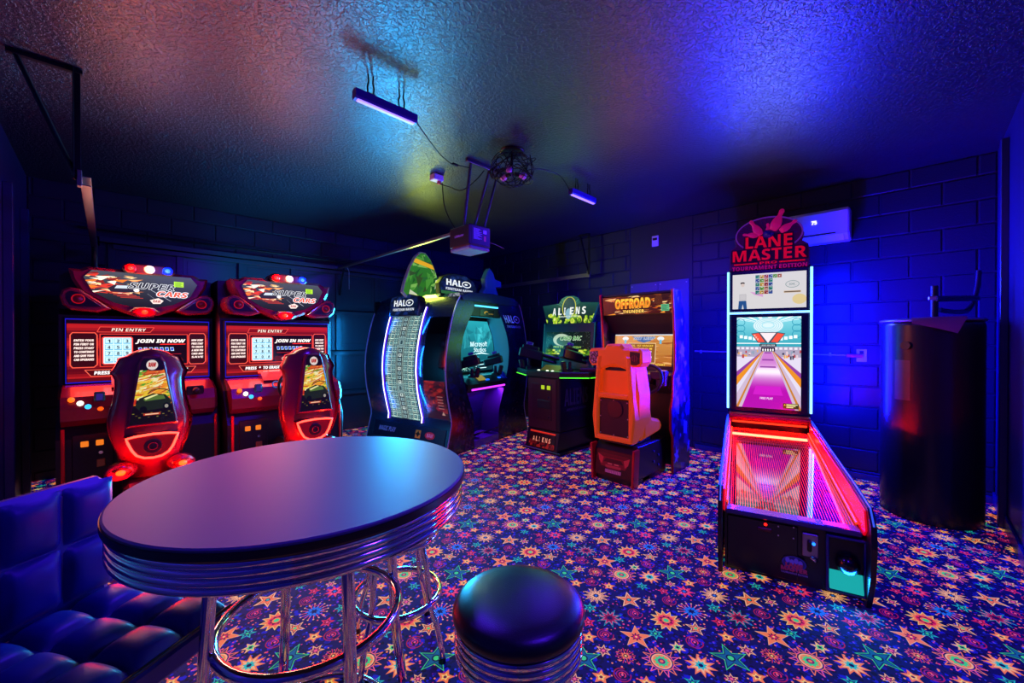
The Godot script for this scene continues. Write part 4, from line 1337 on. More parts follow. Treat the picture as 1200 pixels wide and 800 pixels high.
	put(cdo, "lock", MB.new().cyl(Vector3(-0.26, 0.5, 0.308), Vector3(-0.26, 0.5, 0.318), 0.012, 12), mat("chrome", Color(0.86, 0.86, 0.88), 0.1, 1.0))
	# steering wheel
	var sw := put(o, "steering_wheel", MB.new().at(0, 0.93, 0.5, 65, 0, 0).tube(ring_pts(0.15, 0, 36), 0.015, 10, true), dark)
	put(sw, "hub", MB.new().at(0, 0.93, 0.5, 65, 0, 0).lathe([Vector2(0, -0.03), Vector2(0.05, -0.03), Vector2(0.05, 0.02), Vector2(0, 0.03)], 20, 1, 1, false), dark)
	for a in [0.0, 2.1, 4.2]:
		put(sw, "spoke", MB.new().at(0, 0.93, 0.5, 65, 0, 0).cyl(Vector3(sin(a) * 0.04, 0, cos(a) * 0.04), Vector3(sin(a) * 0.145, 0, cos(a) * 0.145), 0.011, 8), dark)
	put(sw, "column", MB.new().cyl(Vector3(0, 0.92, 0.48), Vector3(0, 0.85, 0.33), 0.03, 12), dark)

	# seat: its back faces the room
	var base := MB.new()
	base.at(0, 0, 0).box(Vector3(0, 0.06, 0.7), Vector3(0.5, 0.12, 0.84), 0.02)
	put(o, "seat_base", base, black)
	put(o, "base_trim_light", MB.new().box(Vector3(0, 0.1, 1.124), Vector3(0.44, 0.03, 0.01), 0.003), glow("base red", Color(1.0, 0.12, 0.05), 0.9))
	put(o, "seat_pedestal", MB.new().box(Vector3(0, 0.24, 0.72), Vector3(0.3, 0.26, 0.4), 0.03), dark)
	var ys := [0.36, 0.44, 0.5, 0.56, 0.62, 0.68, 0.74, 0.8, 0.86, 0.92, 0.98, 1.04, 1.075, 1.1, 1.125, 1.16, 1.2, 1.225, 1.24, 1.262, 1.28, 1.288]
	var ws := [0.15, 0.165, 0.172, 0.18, 0.2, 0.215, 0.226, 0.228, 0.218, 0.203, 0.193, 0.189, 0.19, 0.2, 0.212, 0.192, 0.176, 0.168, 0.128, 0.1, 0.06, 0.015]
	var zb := [0.78, 0.83, 0.865, 0.89, 0.91, 0.92, 0.925, 0.924, 0.92, 0.912, 0.904, 0.893, 0.887, 0.883, 0.878, 0.872, 0.864, 0.858, 0.852, 0.842, 0.828, 0.815]
	var rows := []
	for j in ys.size():
		var line := []
		for i in 29:
			var a := TAU * i / 28
			var cx: float = signf(cos(a)) * pow(absf(cos(a)), 0.62) * ws[j]
			var cz: float = signf(sin(a)) * pow(absf(sin(a)), 0.75)
			var dz: float = 0.1 if cz > 0 else 0.12
			line.append(Vector3(cx, ys[j], zb[j] - 0.1 + cz * dz - 0.25 * absf(cx) * (1.0 if cz > 0 else -0.4)))
		rows.append(line)
	var shell := put(o, "seat_shell", MB.new().sheet(rows, true), burgundy)
	put(shell, "cushion", MB.new().box(Vector3(0, 0.43, 0.55), Vector3(0.36, 0.12, 0.4), 0.05), dark)
	# tail pods
	for s in [-1.0, 1.0]:
		var pod := put(shell, "tail_pod", MB.new().at(s * 0.16, 0.455, 0.83, 12, s * 22, 0).ball(Vector3.ZERO, Vector3(0.085, 0.055, 0.11), 20), burgundy)
		put(pod, "tail_lens", MB.new().at(s * 0.162, 0.46, 0.9, 0, s * 22, 0).ball(Vector3.ZERO, Vector3(0.058, 0.028, 0.035), 18), mat("tail lens", Color(0.6, 0.03, 0.02), 0.2))
		put(pod, "tail_lamp", MB.new().ball(Vector3(s * 0.162, 0.462, 0.935), Vector3(0.026, 0.019, 0.012), 12), glow("tail red", Color(1.0, 0.2, 0.04), 8.0))
		dot_light(pod, "tail_glow", Vector3(s * 0.162, 0.462, 0.975), Color(1.0, 0.1, 0.02), 0.2, 0.02)
	# picture window and speaker surround sit proud of the shell on its back
	var win := pl([[-0.04, 1.225], [0.04, 1.225], [0.055, 1.2], [0.12, 0.775], [-0.12, 0.775], [-0.055, 1.2]])
	var tilt := Transform3D(Basis.from_euler(Vector3(deg_to_rad(-7.5), 0, 0)), Vector3(0, 1.0, 0.918)) * Transform3D(Basis(), Vector3(0, -1.0, 0))
	var wf := MB.new(); wf.t = tilt
	wf.prism(pl([[-0.052, 1.24], [0.052, 1.24], [0.07, 1.2], [0.135, 0.76], [-0.135, 0.76], [-0.07, 1.2]]), -0.05, 0.012, 0.008)
	var wfo := put(shell, "window_frame", wf, burgundy)
	var wa := MB.new(); wa.t = tilt
	wa.prism(win, 0.0, 0.0145)
	put(wfo, "picture_panel", wa, lit_print("seat art", seat_art(), 0.85), "backlit picture of a flaming car")
	var sp := pl([[-0.145, 0.69], [-0.1, 0.7], [0.0, 0.706], [0.1, 0.7], [0.145, 0.69], [0.135, 0.655], [0.115, 0.6], [0.09, 0.558], [0.05, 0.533], [0.0, 0.526], [-0.05, 0.533], [-0.09, 0.558], [-0.115, 0.6], [-0.135, 0.655]])
	var spm := MB.new().prism(sp, 0.82, 0.935, 0.004)
	var spo := put(shell, "speaker_panel", spm, mat("speaker red", Color(0.5, 0.03, 0.04), 0.35))
	var pts := []
	for p in sp:
		pts.append(Vector3(p.x * 0.94, 0.615 + (p.y - 0.615) * 0.92, 0.938))
	put(spo, "led_strip", MB.new().tube(pts, 0.008, 6, true), glow("led red", Color(1.0, 0.22, 0.16), 6.5))
	put(spo, "speaker_cone", MB.new().at(0, 0.615, 0.936, 90, 0, 0).lathe([Vector2(0.05, 0), Vector2(0.046, 0.006), Vector2(0.03, 0.001), Vector2(0.02, 0.004), Vector2(0, 0.006)], 24), dark)
	put(spo, "cone_ring", MB.new().at(0, 0.615, 0.942, 90, 0, 0).tube(ring_pts(0.024, 0, 20), 0.003, 6, true), mat("speaker cone red", Color.BLACK))
	panel_light(spo, "led_glow", Vector3(0, 0.615, 0.955), Vector2(0.2, 0.12), Color(1.0, 0.06, 0.03), 0.4)
	return o

# ================================================================ tall two-player shooting cabinet
func side_in(y: float) -> float:
	# how far the bulging side wall lies inside the widest line at height y
	var t := [[0.0, 0.0], [0.36, 0.1], [0.4, 0.105], [0.55, 0.065], [0.75, 0.02], [0.97, 0.0], [1.15, 0.01], [1.3, 0.035], [1.45, 0.07], [1.6, 0.115], [1.7, 0.155], [1.8, 0.205], [1.87, 0.26]]
	for i in t.size() - 1:
		if y <= t[i + 1][0]:
			return lerpf(t[i][1], t[i + 1][1], clampf((y - t[i][0]) / (t[i + 1][0] - t[i][0]), 0, 1))
	return 0.26

func opening_half(y: float) -> float:
	var t := [[0.0, 0.26], [0.4, 0.27], [0.5, 0.31], [0.75, 0.42], [1.0, 0.5], [1.2, 0.52], [1.4, 0.47], [1.6, 0.36], [1.72, 0.27]]
	for i in t.size() - 1:
		if y <= t[i + 1][0]:
			return lerpf(t[i][1], t[i + 1][1], clampf((y - t[i][0]) / (t[i + 1][0] - t[i][0]), 0, 1))
	return 0.27

func space_sign(big: bool) -> ImageTexture:
	var c := CV.new(768, 384, hexc("0b1430"))
	rng.seed = 55
	for i in 70:
		c.oval(rng.randf() * 768, rng.randf() * 384, rng.randf_range(14, 80), rng.randf_range(10, 50), Color(hexc(["1a2f80", "10204a", "2a4fae", "0a1026"][i % 4]), 0.35))
	for i in 60:
		c.oval(rng.randf() * 768, rng.randf() * 384, 1.6, 1.6, hexc("8fb4ff"))
	c.poly(v2s([[250, 60], [330, 150], [420, 240], [300, 170]]), Color(0.3, 0.5, 1.0, 0.5))
	c.text("HAL", 120, 110, 320, 110, hexc("f4faff"), 0.0, 3)
	c.ring(540, 165, 92, 52, 20, hexc("f4faff"))
	c.oval(530, 165, 36, 17, hexc("f4faff"))
	c.text("FIRETEAM RAVEN", 110, 262, 560, 44, hexc("eaf2ff"), 0.0, 1)
	if big:
		c.rect(0, 330, 768, 54, hexc("2f6a3a"))
	return c.tex()

func hull_print() -> ImageTexture:
	var c := CV.new(512, 1536, hexc("1c3a44"))
	rng.seed = 71
	# two mirrored ladders of deck plating
	for side in [0, 1]:
		for k in 48:
			var y := k * 32.0
			for q in [[6, 30], [42, 70], [120, 34], [160, 26]]:
				var w: float = q[1] * rng.randf_range(0.75, 1.0)
				var x: float = q[0] if side == 0 else 512.0 - q[0] - w
				c.rect(x, y + 4, w, 22, hexc(["3f6a70", "56858a", "2c525a", "6f9c9c"][(k * 7 + int(q[0])) % 4]))
				c.rect(x + 3, y + 8, w * 0.55, 6, hexc(["a8c4b8", "86aaa4", "c4d2bc"][(k + int(q[0])) % 3]))
		for x in [38, 114, 156, 188]:
			c.rect(x if side == 0 else 512.0 - x - 4, 0, 4, 1536, hexc("b4c8b8"))
		for k in 16:
			var x := 76.0 if side == 0 else 436.0
			c.path(v2s([[x - 30, k * 96 + 14], [x + 30, k * 96 + 14], [x + 30, k * 96 + 80], [x - 30, k * 96 + 80]]), 5, hexc("cdd8c2"))
	c.rect(196, 0, 120, 1536, hexc("10222c"))
	for k in 24:
		c.rect(232, k * 64 + 6, 48, 44, hexc("8aa8a8") if k % 3 else hexc("c8d4cc"))
		c.rect(244, k * 64 + 14, 24, 26, hexc("1e3640"))
		c.rect(206, k * 64, 8, 58, hexc("a6bcb0"))
		c.rect(298, k * 64, 8, 58, hexc("a6bcb0"))
	for y in [420, 1080]:
		for r in 6:
			c.poly(v2s([[186 + r * 10, y - 70 + r * 8], [326 - r * 10, y - 70 + r * 8], [292 - r * 4, y], [326 - r * 10, y + 70 - r * 8], [186 + r * 10, y + 70 - r * 8], [220 + r * 4, y]]), hexc("1c3640") if r % 2 else hexc("88a6a4"))
	return c.tex()

func space_screen() -> ImageTexture:
	var c := CV.new(768, 512, hexc("0d5a66"))
	c.grad(0, 0, 768, 512, hexc("1f8a96"), hexc("073c48"))
	rng.seed = 91
	for i in 60:
		var x := rng.randf() * 768
		c.poly([Vector2(x, rng.randf_range(20, 200)), Vector2(x + rng.randf_range(30, 150), rng.randf_range(30, 260)), Vector2(x + rng.randf_range(-40, 60), rng.randf_range(120, 300))], Color(hexc(["2fa6b0", "0c4a56", "49bcc4", "186c78"][i % 4]), 0.35))
	c.text("Microsoft", 250, 210, 260, 52, hexc("dff8fa"), 0.0, 0.5, "Droid Sans", 400)
	c.text("Studios", 300, 272, 190, 46, hexc("dff8fa"), 0.0, 0.5, "Droid Sans", 400)
	c.poly(v2s([[270, 345], [420, 322], [560, 350], [420, 338]]), hexc("c9f2f4"))
	c.rect(0, 430, 768, 82, hexc("0a2c34"))
	for i in 3:
		c.rect(330, 446 + i * 18, 250 - i * 40, 8, hexc("bfe8ea"))
	for i in 26:
		c.rect(30 + rng.randf() * 230, 440 + rng.randf() * 60, 10, 8, hexc("9fd8c0"))
	return c.tex()

func wing_print(logo: bool) -> ImageTexture:
	var c := CV.new(512, 1536, hexc("080f2e"))
	c.grad(0, 0, 512, 1536, hexc("0a1648"), hexc("05081a"))
	rng.seed = 13 if logo else 14
	for i in 110:
		c.oval(rng.randf() * 512, rng.randf() * 1536, rng.randf_range(20, 110), rng.randf_range(12, 60), Color(hexc(["102060", "080e2a", "182070", "040610", "241a4a"][i % 5]), 0.3))
	# drifting rubble and dust low on the panel
	for i in 160:
		var x := rng.randf() * 512
		var y := 1536.0 - pow(rng.randf(), 1.7) * 620
		var r := rng.randf_range(6, 34)
		c.poly(c.star(x, y, r, 0.6, 4 + i % 3, rng.randf() * 3), hexc(["1e1a30", "2e2838", "0c0a16", "3a2e2c", "141c34"][i % 5]))
	if logo:
		c.text("HAL", 70, 150, 200, 84, hexc("cfe0ff"), 0.0, 1)
		c.ring(350, 192, 66, 38, 13, hexc("cfe0ff"))
		c.oval(344, 192, 24, 12, hexc("cfe0ff"))
		c.text("FIRETEAM RAVEN", 76, 262, 340, 28, hexc("aebfe6"))
	return c.tex()

func build_tall_shooter() -> void:
	var W := 1.8
	var D := 1.42
	var OC := 0.78
	var o := thing("shooting_cabinet", "tall two-player shooting cabinet with bulging sides and violet light strips", "arcade machine", Vector3(2.71, 0, -3.77), deg_to_rad(12))
	var shell := mat("cabinet navy", Color(0.08, 0.16, 0.24), 0.22, 0.0, {"clearcoat_enabled": true, "clearcoat": 0.6, "clearcoat_roughness": 0.06})
	var black := mat("cabinet black", Color.BLACK)
	var dark := mat("dark plastic", Color.BLACK)
	var trim := mat("pale edging", Color(0.65, 0.7, 0.8), 0.3, 0.4)
	var ysteps := []
	for k in 27:
		ysteps.append(1.87 * k / 26.0)
	# the two thick side walls: curved outside, barrel-shaped opening inside
	for s in [0, 1]:
		var rows_out := []
		var rows_in := []
		var rows_front := []
		var rows_back := []
		for y in ysteps:
			var xo := side_in(y)
			var xi := OC - opening_half(y)
			if s == 1:
				xo = W - xo; xi = OC + opening_half(y)
			var lo := []
			var li := []
			var lf := []
			var lk := []
			for q in 9:
				lo.append(Vector3(xo, y, -D * (1.0 - q / 8.0)))
				li.append(Vector3(xi, y, -0.42 * (1.0 - q / 8.0)))
				lf.append(Vector3(lerpf(xo, xi, q / 8.0), y, 0))
				lk.append(Vector3(lerpf(xo, xi, q / 8.0), y, -D))
			rows_out.append(lo); rows_in.append(li); rows_front.append(lf); rows_back.append(lk)
		var wall := put(o, "side_wall", MB.new().sheet(rows_out, s == 1), shell)
		wall.set_meta("label", "bulging dark blue side wall")
		put(wall, "inner_wall", MB.new().sheet(rows_in, s == 0), mat("inner violet", Color(0.16, 0.1, 0.28), 0.4))
		put(wall, "back_edge", MB.new().sheet(rows_back, s == 0), black)
		var wf := MB.new().sheet(rows_front, s == 1)
		if s == 1:
			# the print runs left to right on both wings
			for i in wf.uv.size(): wf.uv[i].x = 1.0 - wf.uv[i].x
		put(wall, "front_wing", wf, print_mat("wing print %d" % s, wing_print(s == 1), 0.25), "dark blue printed front wing")
		for z in [-D, 0.0]:
			var pts := []
			for y in ysteps:
				var xx := side_in(y) - 0.004
				pts.append(Vector3(xx if s == 0 else W - xx, maxf(y, 0.006), z))
			put(wall, "edge_trim", MB.new().tube(pts, 0.007, 6), trim)
	# roof and header over the opening
	var roof := pl([[0.26, 1.87], [0.4, 1.93], [W / 2, 1.95], [W - 0.4, 1.93], [W - 0.26, 1.87], [W - 0.28, 1.82], [0.28, 1.82]])
	put(o, "roof", MB.new().prism(roof, -D, 0.02, 0.006), shell)
	put(o, "back_panel", MB.new().box(Vector3(W / 2, 0.93, -D + 0.015), Vector3(W - 0.3, 1.86, 0.03), 0.0), black)
	put(o, "added_rear_strip", MB.new().box(Vector3(0.3, 1.2, -D - 0.012), Vector3(0.02, 1.0, 0.014), 0.004), glow("added cyan strip", Color(0.1, 0.7, 1.0), 1.5))  # unseen strip added behind the cabinet to throw cyan light on the door
	panel_light(o, "added_rear_glow", Vector3(0.3, 1.2, -D - 0.03), Vector2(0.02, 1.0), Color(0.08, 0.6, 1.0), 0.7, Vector3(0, 180, 0))
	var hd := put(o, "header", MB.new().box(Vector3(OC, 1.74, -0.06), Vector3(0.66, 0.2, 0.1), 0.01), dark)
	put(hd, "header_light", MB.new().box(Vector3(OC, 1.775, 0.0), Vector3(0.5, 0.02, 0.02), 0.006), glow("pale cyan strip", Color(0.3, 0.8, 1.0), 2.2))
	var lg := CV.new(256, 96, hexc("050a12"))
	lg.oval(110, 48, 40, 26, hexc("f0b020"))
	lg.oval(126, 56, 40, 22, hexc("050a12"))
	lg.text("RAW THRILLS", 150, 52, 90, 18, hexc("f0c040"))
	put(hd, "glowing_logo_plate", MB.new().quad(Vector3(0.65, 1.655, -0.006), Vector3(0.95, 1.655, -0.006), Vector3(0.95, 1.735, -0.006), Vector3(0.65, 1.735, -0.006), Vector3(0, 0, 1)), lit_print("small logo", lg.tex(), 0.7))  # logo print given a glow of its own
	# screen
	put(o, "screen_bezel", MB.new().box(Vector3(0.96, 1.23, -0.29), Vector3(1.16, 0.86, 0.05), 0.01), dark)
	put(o, "screen", MB.new().quad(Vector3(0.42, 0.93, -0.262), Vector3(1.5, 0.93, -0.262), Vector3(1.5, 1.6, -0.262), Vector3(0.42, 1.6, -0.262), Vector3(0, 0, 1)), lit_print("space screen", space_screen(), 1.7, 0.2), "teal screen with studio title")
	panel_light(o, "screen_glow", Vector3(1.0, 1.25, -0.25), Vector2(1.0, 0.6), Color(0.2, 0.9, 1.0), SCREEN_POWER * 0.4)
	# control deck, its violet strips, guns on stalks
	var deck := put(o, "control_deck", MB.new().at(0.37, 0, 0, 0, 90, 0).prism(pl([[0.25, 0.9], [0.25, 0.7], [0.02, 0.7], [-0.02, 0.74], [-0.02, 0.8], [0.1, 0.88]]), 0.0, 0.82, 0.008), dark)
	put(deck, "deck_light", MB.new().box(Vector3(0.8, 0.735, 0.024), Vector3(0.72, 0.022, 0.012), 0.004), glow("violet strip", Color(0.75, 0.2, 1.0), 2.4))
	put(deck, "deck_buttons_light", MB.new().box(Vector3(1.1, 0.835, -0.04), Vector3(0.06, 0.02, 0.05), 0.006).box(Vector3(0.82, 0.83, -0.035), Vector3(0.08, 0.02, 0.05), 0.006), glow("deck blue", Color(0.1, 0.4, 1.0), 1.2))
	put(deck, "glowing_instruction_card", MB.new().at(0.72, 0.86, -0.06, -55, 0, 0).box(Vector3.ZERO, Vector3(0.16, 0.1, 0.006), 0.002), glow("card yellow", Color(0.8, 0.7, 0.2), 0.5))  # instruction card given an added glow; it is no display
	put(deck, "card_reader", MB.new().at(1.2, 0.86, -0.04, -40, 0, 0).box(Vector3.ZERO, Vector3(0.1, 0.12, 0.03), 0.008), mat("reader blue", Color(0.06, 0.2, 0.6), 0.3))
	panel_light(deck, "deck_glow", Vector3(0.92, 0.69, -0.06), Vector2(0.8, 0.08), Color(0.6, 0.16, 1.0), 0.7, Vector3(-90, 0, 0))
	for gx in [0.52, 1.02]:
		gun(o, Vector3(gx, 0.88, -0.04), 25.0, 1.0)
	put(o, "lower_panel", MB.new().box(Vector3(W / 2, 0.36, -0.3), Vector3(1.2, 0.7, 0.02), 0.0), print_mat("lower print", wing_print(false), 0.4))
	put(o, "step_platform", MB.new().box(Vector3(OC, 0.055, -0.2), Vector3(0.52, 0.1, 0.42), 0.01), mat("platform violet", Color(0.3, 0.22, 0.5), 0.3))
	for s in [0.62, 0.94]:
		put(o, "pedal", MB.new().at(s, 0.15, -0.05, -25, 0, 0).box(Vector3.ZERO, Vector3(0.1, 0.02, 0.2), 0.006), dark)

	# lit hull strip, light tubes and sign on the left side
	var rows := []
	for k in 25:
		var y := lerpf(0.36, 1.68, k / 24.0)
		rows.append([Vector3(side_in(y) - 0.006, y, -1.02), Vector3(side_in(y) - 0.006, y, -0.5)])
	put(o, "hull_light_strip", MB.new().sheet(rows), lit_print("hull print", hull_print(), 1.5, 0.3), "lit strip printed like a ship hull")
	for z in [[-1.06, 0.34, 1.66], [-0.46, 0.34, 1.75]]:
		var pts := []
		var edge := []
		for k in 21:
			var y := lerpf(z[1], z[2], k / 20.0)
			pts.append(Vector3(side_in(y) - 0.013, y, z[0]))
			edge.append(Vector3(side_in(y) - 0.004, y, z[0]))
		put(o, "tube_channel", MB.new().tube(edge, 0.017, 8), mat("violet channel", Color(0.4, 0.2, 0.8), 0.3, 0.0, {"emission_enabled": true, "emission": Color(0.35, 0.12, 0.9), "emission_energy_multiplier": 0.7}))
		put(o, "light_tube", MB.new().tube(pts, 0.011, 8), glow("white violet tube", Color(0.85, 0.8, 1.0), 3.2))
	for z in [-1.06, -0.46]:
		for y in [0.65, 1.15, 1.55]:
			panel_light(o, "tube_glow", Vector3(side_in(y) - 0.04, y, z), Vector2(0.02, 0.4), Color(0.5, 0.35, 1.0), 0.1, Vector3(0, -90, 0))
			panel_light(o, "tube_spill", Vector3(side_in(y) - 0.06, y - 0.05, z), Vector2(0.012, 0.4), Color(0.1, 0.45, 1.0), 0.2, Vector3(0, 90, 0))
	panel_light(o, "hull_glow", Vector3(-0.02, 1.05, -0.76), Vector2(0.46, 1.2), Color(0.1, 0.7, 1.0), SCREEN_POWER * 10.0, Vector3(0, -90, 0))
	var wv := []
	for k in 9:
		var y := lerpf(0.88, 1.62, k / 8.0)
		wv.append([Vector3(side_in(y) - 0.004, y, -0.36), Vector3(side_in(y) - 0.004, y, -0.04)])
	put(o, "side_opening_sheet", MB.new().sheet(wv), mat("opening black", Color(0.012, 0.03, 0.035), 0.08), "glossy black sheet in place of the dark side opening")  # black sheet painted in for the opening onto the shaded interior
	var ra := CV.new(256, 384, hexc("3a0410"))
	rng.seed = 77
	for i in 90:
		ra.oval(rng.randf() * 256, pow(rng.randf(), 1.5) * 300, rng.randf_range(10, 50), rng.randf_range(8, 30), Color(hexc(["d01818", "ff4a30", "7a0818", "2a0414"][i % 4]), 0.5))
	for i in 5:
		ra.rect(150, 150 + i * 30, 70, 8, hexc("d88a80"))
	ra.poly(ra.star(200, 330, 26, 0.5, 3, 0.0), hexc("e8b0a0"))
	var rv := []
	for k in 7:
		var y := lerpf(0.42, 0.87, k / 6.0)
		rv.append([Vector3(side_in(y) - 0.004, y, -0.36), Vector3(side_in(y) - 0.004, y, -0.03)])
	put(o, "glowing_red_print", MB.new().sheet(rv), lit_print("red panel print", ra.tex(), 0.5, 0.3), "red smoky printed panel")  # smoky print on the side, with a glow added to it
	var base_t := CV.new(768, 128, hexc("0a1a30"))
	base_t.text("MAGIC PLAY", 60, 40, 190, 40, hexc("c8d8f0"), 0.1)
	base_t.rect(470, 30, 56, 66, hexc("f0b030"))
	base_t.poly(base_t.star(498, 62, 28, 0.5, 4, 0.0), hexc("2a1a08"))
	base_t.oval(620, 62, 50, 30, hexc("d02a38"))
	base_t.text("RAW", 590, 46, 60, 30, hexc("f8e0e0"), 0.1)
	put(o, "kick_plate", MB.new().quad(Vector3(side_in(0.12) - 0.012, 0.12, -1.3), Vector3(side_in(0.12) - 0.012, 0.12, -0.06), Vector3(side_in(0.3) - 0.008, 0.3, -0.06), Vector3(side_in(0.3) - 0.008, 0.3, -1.3)), print_mat("kick print", base_t.tex()))
	# side sign: a tilted box with a backlit face
	var sg := pl([[-0.27, 0.02], [-0.25, -0.16], [0.25, -0.16], [0.27, 0.02], [0.24, 0.09], [0.0, 0.13], [-0.24, 0.09]])
	var sm := MB.new().at(0.13, 1.8, -0.78, -8, -90, 0)
	sm.prism(sg, -0.07, 0.04, 0.006)
	var so := put(o, "side_sign", sm, dark)
	var sf := MB.new().at(0.13, 1.8, -0.78, -8, -90, 0)
	sf.prism(pl([[-0.255, 0.015], [-0.238, -0.148], [0.238, -0.148], [0.255, 0.015], [0.228, 0.08], [0.0, 0.118], [-0.228, 0.08]]), 0.03, 0.043)
	put(so, "sign_face", sf, lit_print("small sign", space_sign(false), 0.9), "backlit sign reading HALO FIRETEAM RAVEN")
	# roof sign facing the front
	var rs := pl([[-0.36, -0.13], [0.36, -0.13], [0.38, 0.0], [0.3, 0.09], [0.12, 0.15], [-0.12, 0.15], [-0.3, 0.09], [-0.38, 0.0]])
	put(o, "roof_sign", MB.new().at(0.68, 2.06, -0.4).prism(rs, -0.05, 0.02, 0.006), dark)
	var rf := PackedVector2Array()
	for p in rs:
		rf.append(p * 0.96)
	put(o, "roof_sign_face", MB.new().at(0.68, 2.06, -0.4).prism(rf, 0.0, 0.024), lit_print("roof sign", space_sign(true), 0.95), "arched backlit sign reading HALO FIRETEAM RAVEN")
	put(o, "sign_foot", MB.new().box(Vector3(0.68, 1.93, -0.42), Vector3(0.5, 0.06, 0.06), 0.01), dark)
	# plain stand-in boards for the printed figures on the roof
	var tb := pl([[0.2, 1.8], [0.02, 1.94], [0.06, 2.08], [0.15, 2.28], [0.24, 2.42], [0.33, 2.49], [0.42, 2.49], [0.51, 2.42], [0.6, 2.28], [0.69, 2.08], [0.74, 1.94], [0.7, 1.8]])
	var tp := put(o, "topper_board", MB.new().prism(tb, -0.77, -0.73, 0.006), mat("topper edge", Color(0.75, 0.85, 0.6), 0.4), "plain green lit topper board")
	var gt := CV.new(512, 512, hexc("2f7a2a"))
	rng.seed = 5
	for i in 60:
		var x := rng.randf() * 512
		var y := rng.randf() * 512
		gt.poly([Vector2(x, y), Vector2(x + rng.randf_range(20, 110), y + rng.randf_range(-60, 60)), Vector2(x + rng.randf_range(-50, 50), y + rng.randf_range(30, 120))], hexc(["4d9a3a", "1f5a26", "7fbf5a", "d8e0c0", "2a6a34", "35502a"][i % 6]))
	gt.poly(v2s([[0, 40], [512, 120], [512, 160], [0, 90]]), hexc("f0b428"))
	var tf := PackedVector2Array()
	for p in tb:
		tf.append(Vector2(0.375, 2.12) + (p - Vector2(0.375, 2.12)) * 0.95)
	put(tp, "topper_sign_face", MB.new().prism(tf, -0.74, -0.726), lit_print("topper print", gt.tex(), 0.85))
	panel_light(tp, "topper_glow", Vector3(0.35, 2.1, -0.71), Vector2(0.4, 0.5), Color(0.8, 0.9, 0.3), SCREEN_POWER * 0.85)
	var tc := pl([[1.02, 1.9], [1.06, 2.02], [1.12, 2.08], [1.1, 2.2], [1.16, 2.3], [1.22, 2.36], [1.3, 2.3], [1.34, 2.22], [1.5, 2.2], [1.5, 2.12], [1.36, 2.1], [1.42, 2.0], [1.58, 1.96], [1.6, 1.9]])
	put(o, "topper_board", MB.new().prism(tc, -0.34, -0.26, 0.015), mat("topper blue", Color(0.2, 0.42, 0.55), 0.4), "plain blue-grey jagged topper board")

func gun(o: Node3D, at: Vector3, yaw: float, k: float) -> void:
	var gm := mat("gun black", Color(0.09, 0.09, 0.11), 0.35, 0.2)
	var b := MB.new()
	b.at(at.x, at.y, at.z)
	b.lathe([Vector2(0, 0), Vector2(0.05, 0), Vector2(0.05, 0.02), Vector2(0.025, 0.04), Vector2(0.02, 0.12), Vector2(0, 0.12)], 16, 1, 1, false)
	var st := put(o, "gun_stand", b, gm)
	var tf := Transform3D(Basis.from_euler(Vector3(deg_to_rad(-14), deg_to_rad(yaw), 0)), at + Vector3(0, 0.16, 0))
	var g := MB.new()
	g.t = tf
	g.box(Vector3(0, 0.03, -0.02) * k, Vector3(0.075, 0.1, 0.26) * k, 0.014)
	g.box(Vector3(0, 0.09, 0.0) * k, Vector3(0.045, 0.05, 0.18) * k, 0.01)
	var body := put(st, "gun_body", g, gm)
	var q := MB.new(); q.t = tf
	q.cyl(Vector3(0, 0.05, -0.14) * k, Vector3(0, 0.05, -0.34) * k, 0.022 * k, 12)
	q.cyl(Vector3(0, 0.0, -0.13) * k, Vector3(0, 0.0, -0.28) * k, 0.016 * k, 12)
	put(body, "barrel", q, gm)
	var h := MB.new(); h.t = tf * Transform3D(Basis.from_euler(Vector3(deg_to_rad(25), 0, 0)), Vector3.ZERO)
	h.box(Vector3(0, -0.08, 0.09) * k, Vector3(0.04, 0.13, 0.055) * k, 0.012)
	put(body, "grip", h, gm)
	var i := MB.new(); i.t = tf
	i.box(Vector3(0, 0.135, 0.02) * k, Vector3(0.03, 0.035, 0.07) * k, 0.006)
	put(body, "sight", i, mat("sight violet", Color(0.3, 0.2, 0.5), 0.3))


# ================================================================ pedestal shooting cabinet
func green_marquee() -> ImageTexture:
	var c := CV.new(1024, 512, hexc("0e3a3a"))
	c.grad(0, 0, 1024, 512, hexc("17605c"), hexc("0a1c1a"))
	rng.seed = 101
	for i in 40:
		c.line(Vector2(512, 260), Vector2(rng.randf() * 1024, -10), rng.randf_range(2, 9), Color(0.4, 0.8, 0.75, 0.25))
	for i in 46:
		var x := rng.randf() * 1024
		var y := rng.randf_range(350, 500)
		var r := rng.randf_range(26, 56)
		c.oval(x, y, r * 0.75, r, hexc(["6ea81a", "3c6a10", "a8d020", "d8e848"][i % 4]))
		c.oval(x - 6, y - 8, r * 0.35, r * 0.5, hexc(["c8e040", "7ab020", "f0f480", "a0c830"][i % 4]))
	c.ring(512, 210, 120, 190, 12, hexc("e0d84a"))
	c.oval(512, 200, 106, 176, hexc("123c50"))
	c.oval(512, 330, 60, 100, hexc("8ab8c8"))
	var s := "ALIENS"
	for i in 6:
		c.text(s[i], 210 + i * 108, 215, 24 if s[i] == "I" else 62, 130, hexc("f4faf4"), 0.0, 3)
	c.text("ARMAGEDDON", 330, 366, 380, 30, hexc("e8f4d8"))
	return c.tex()

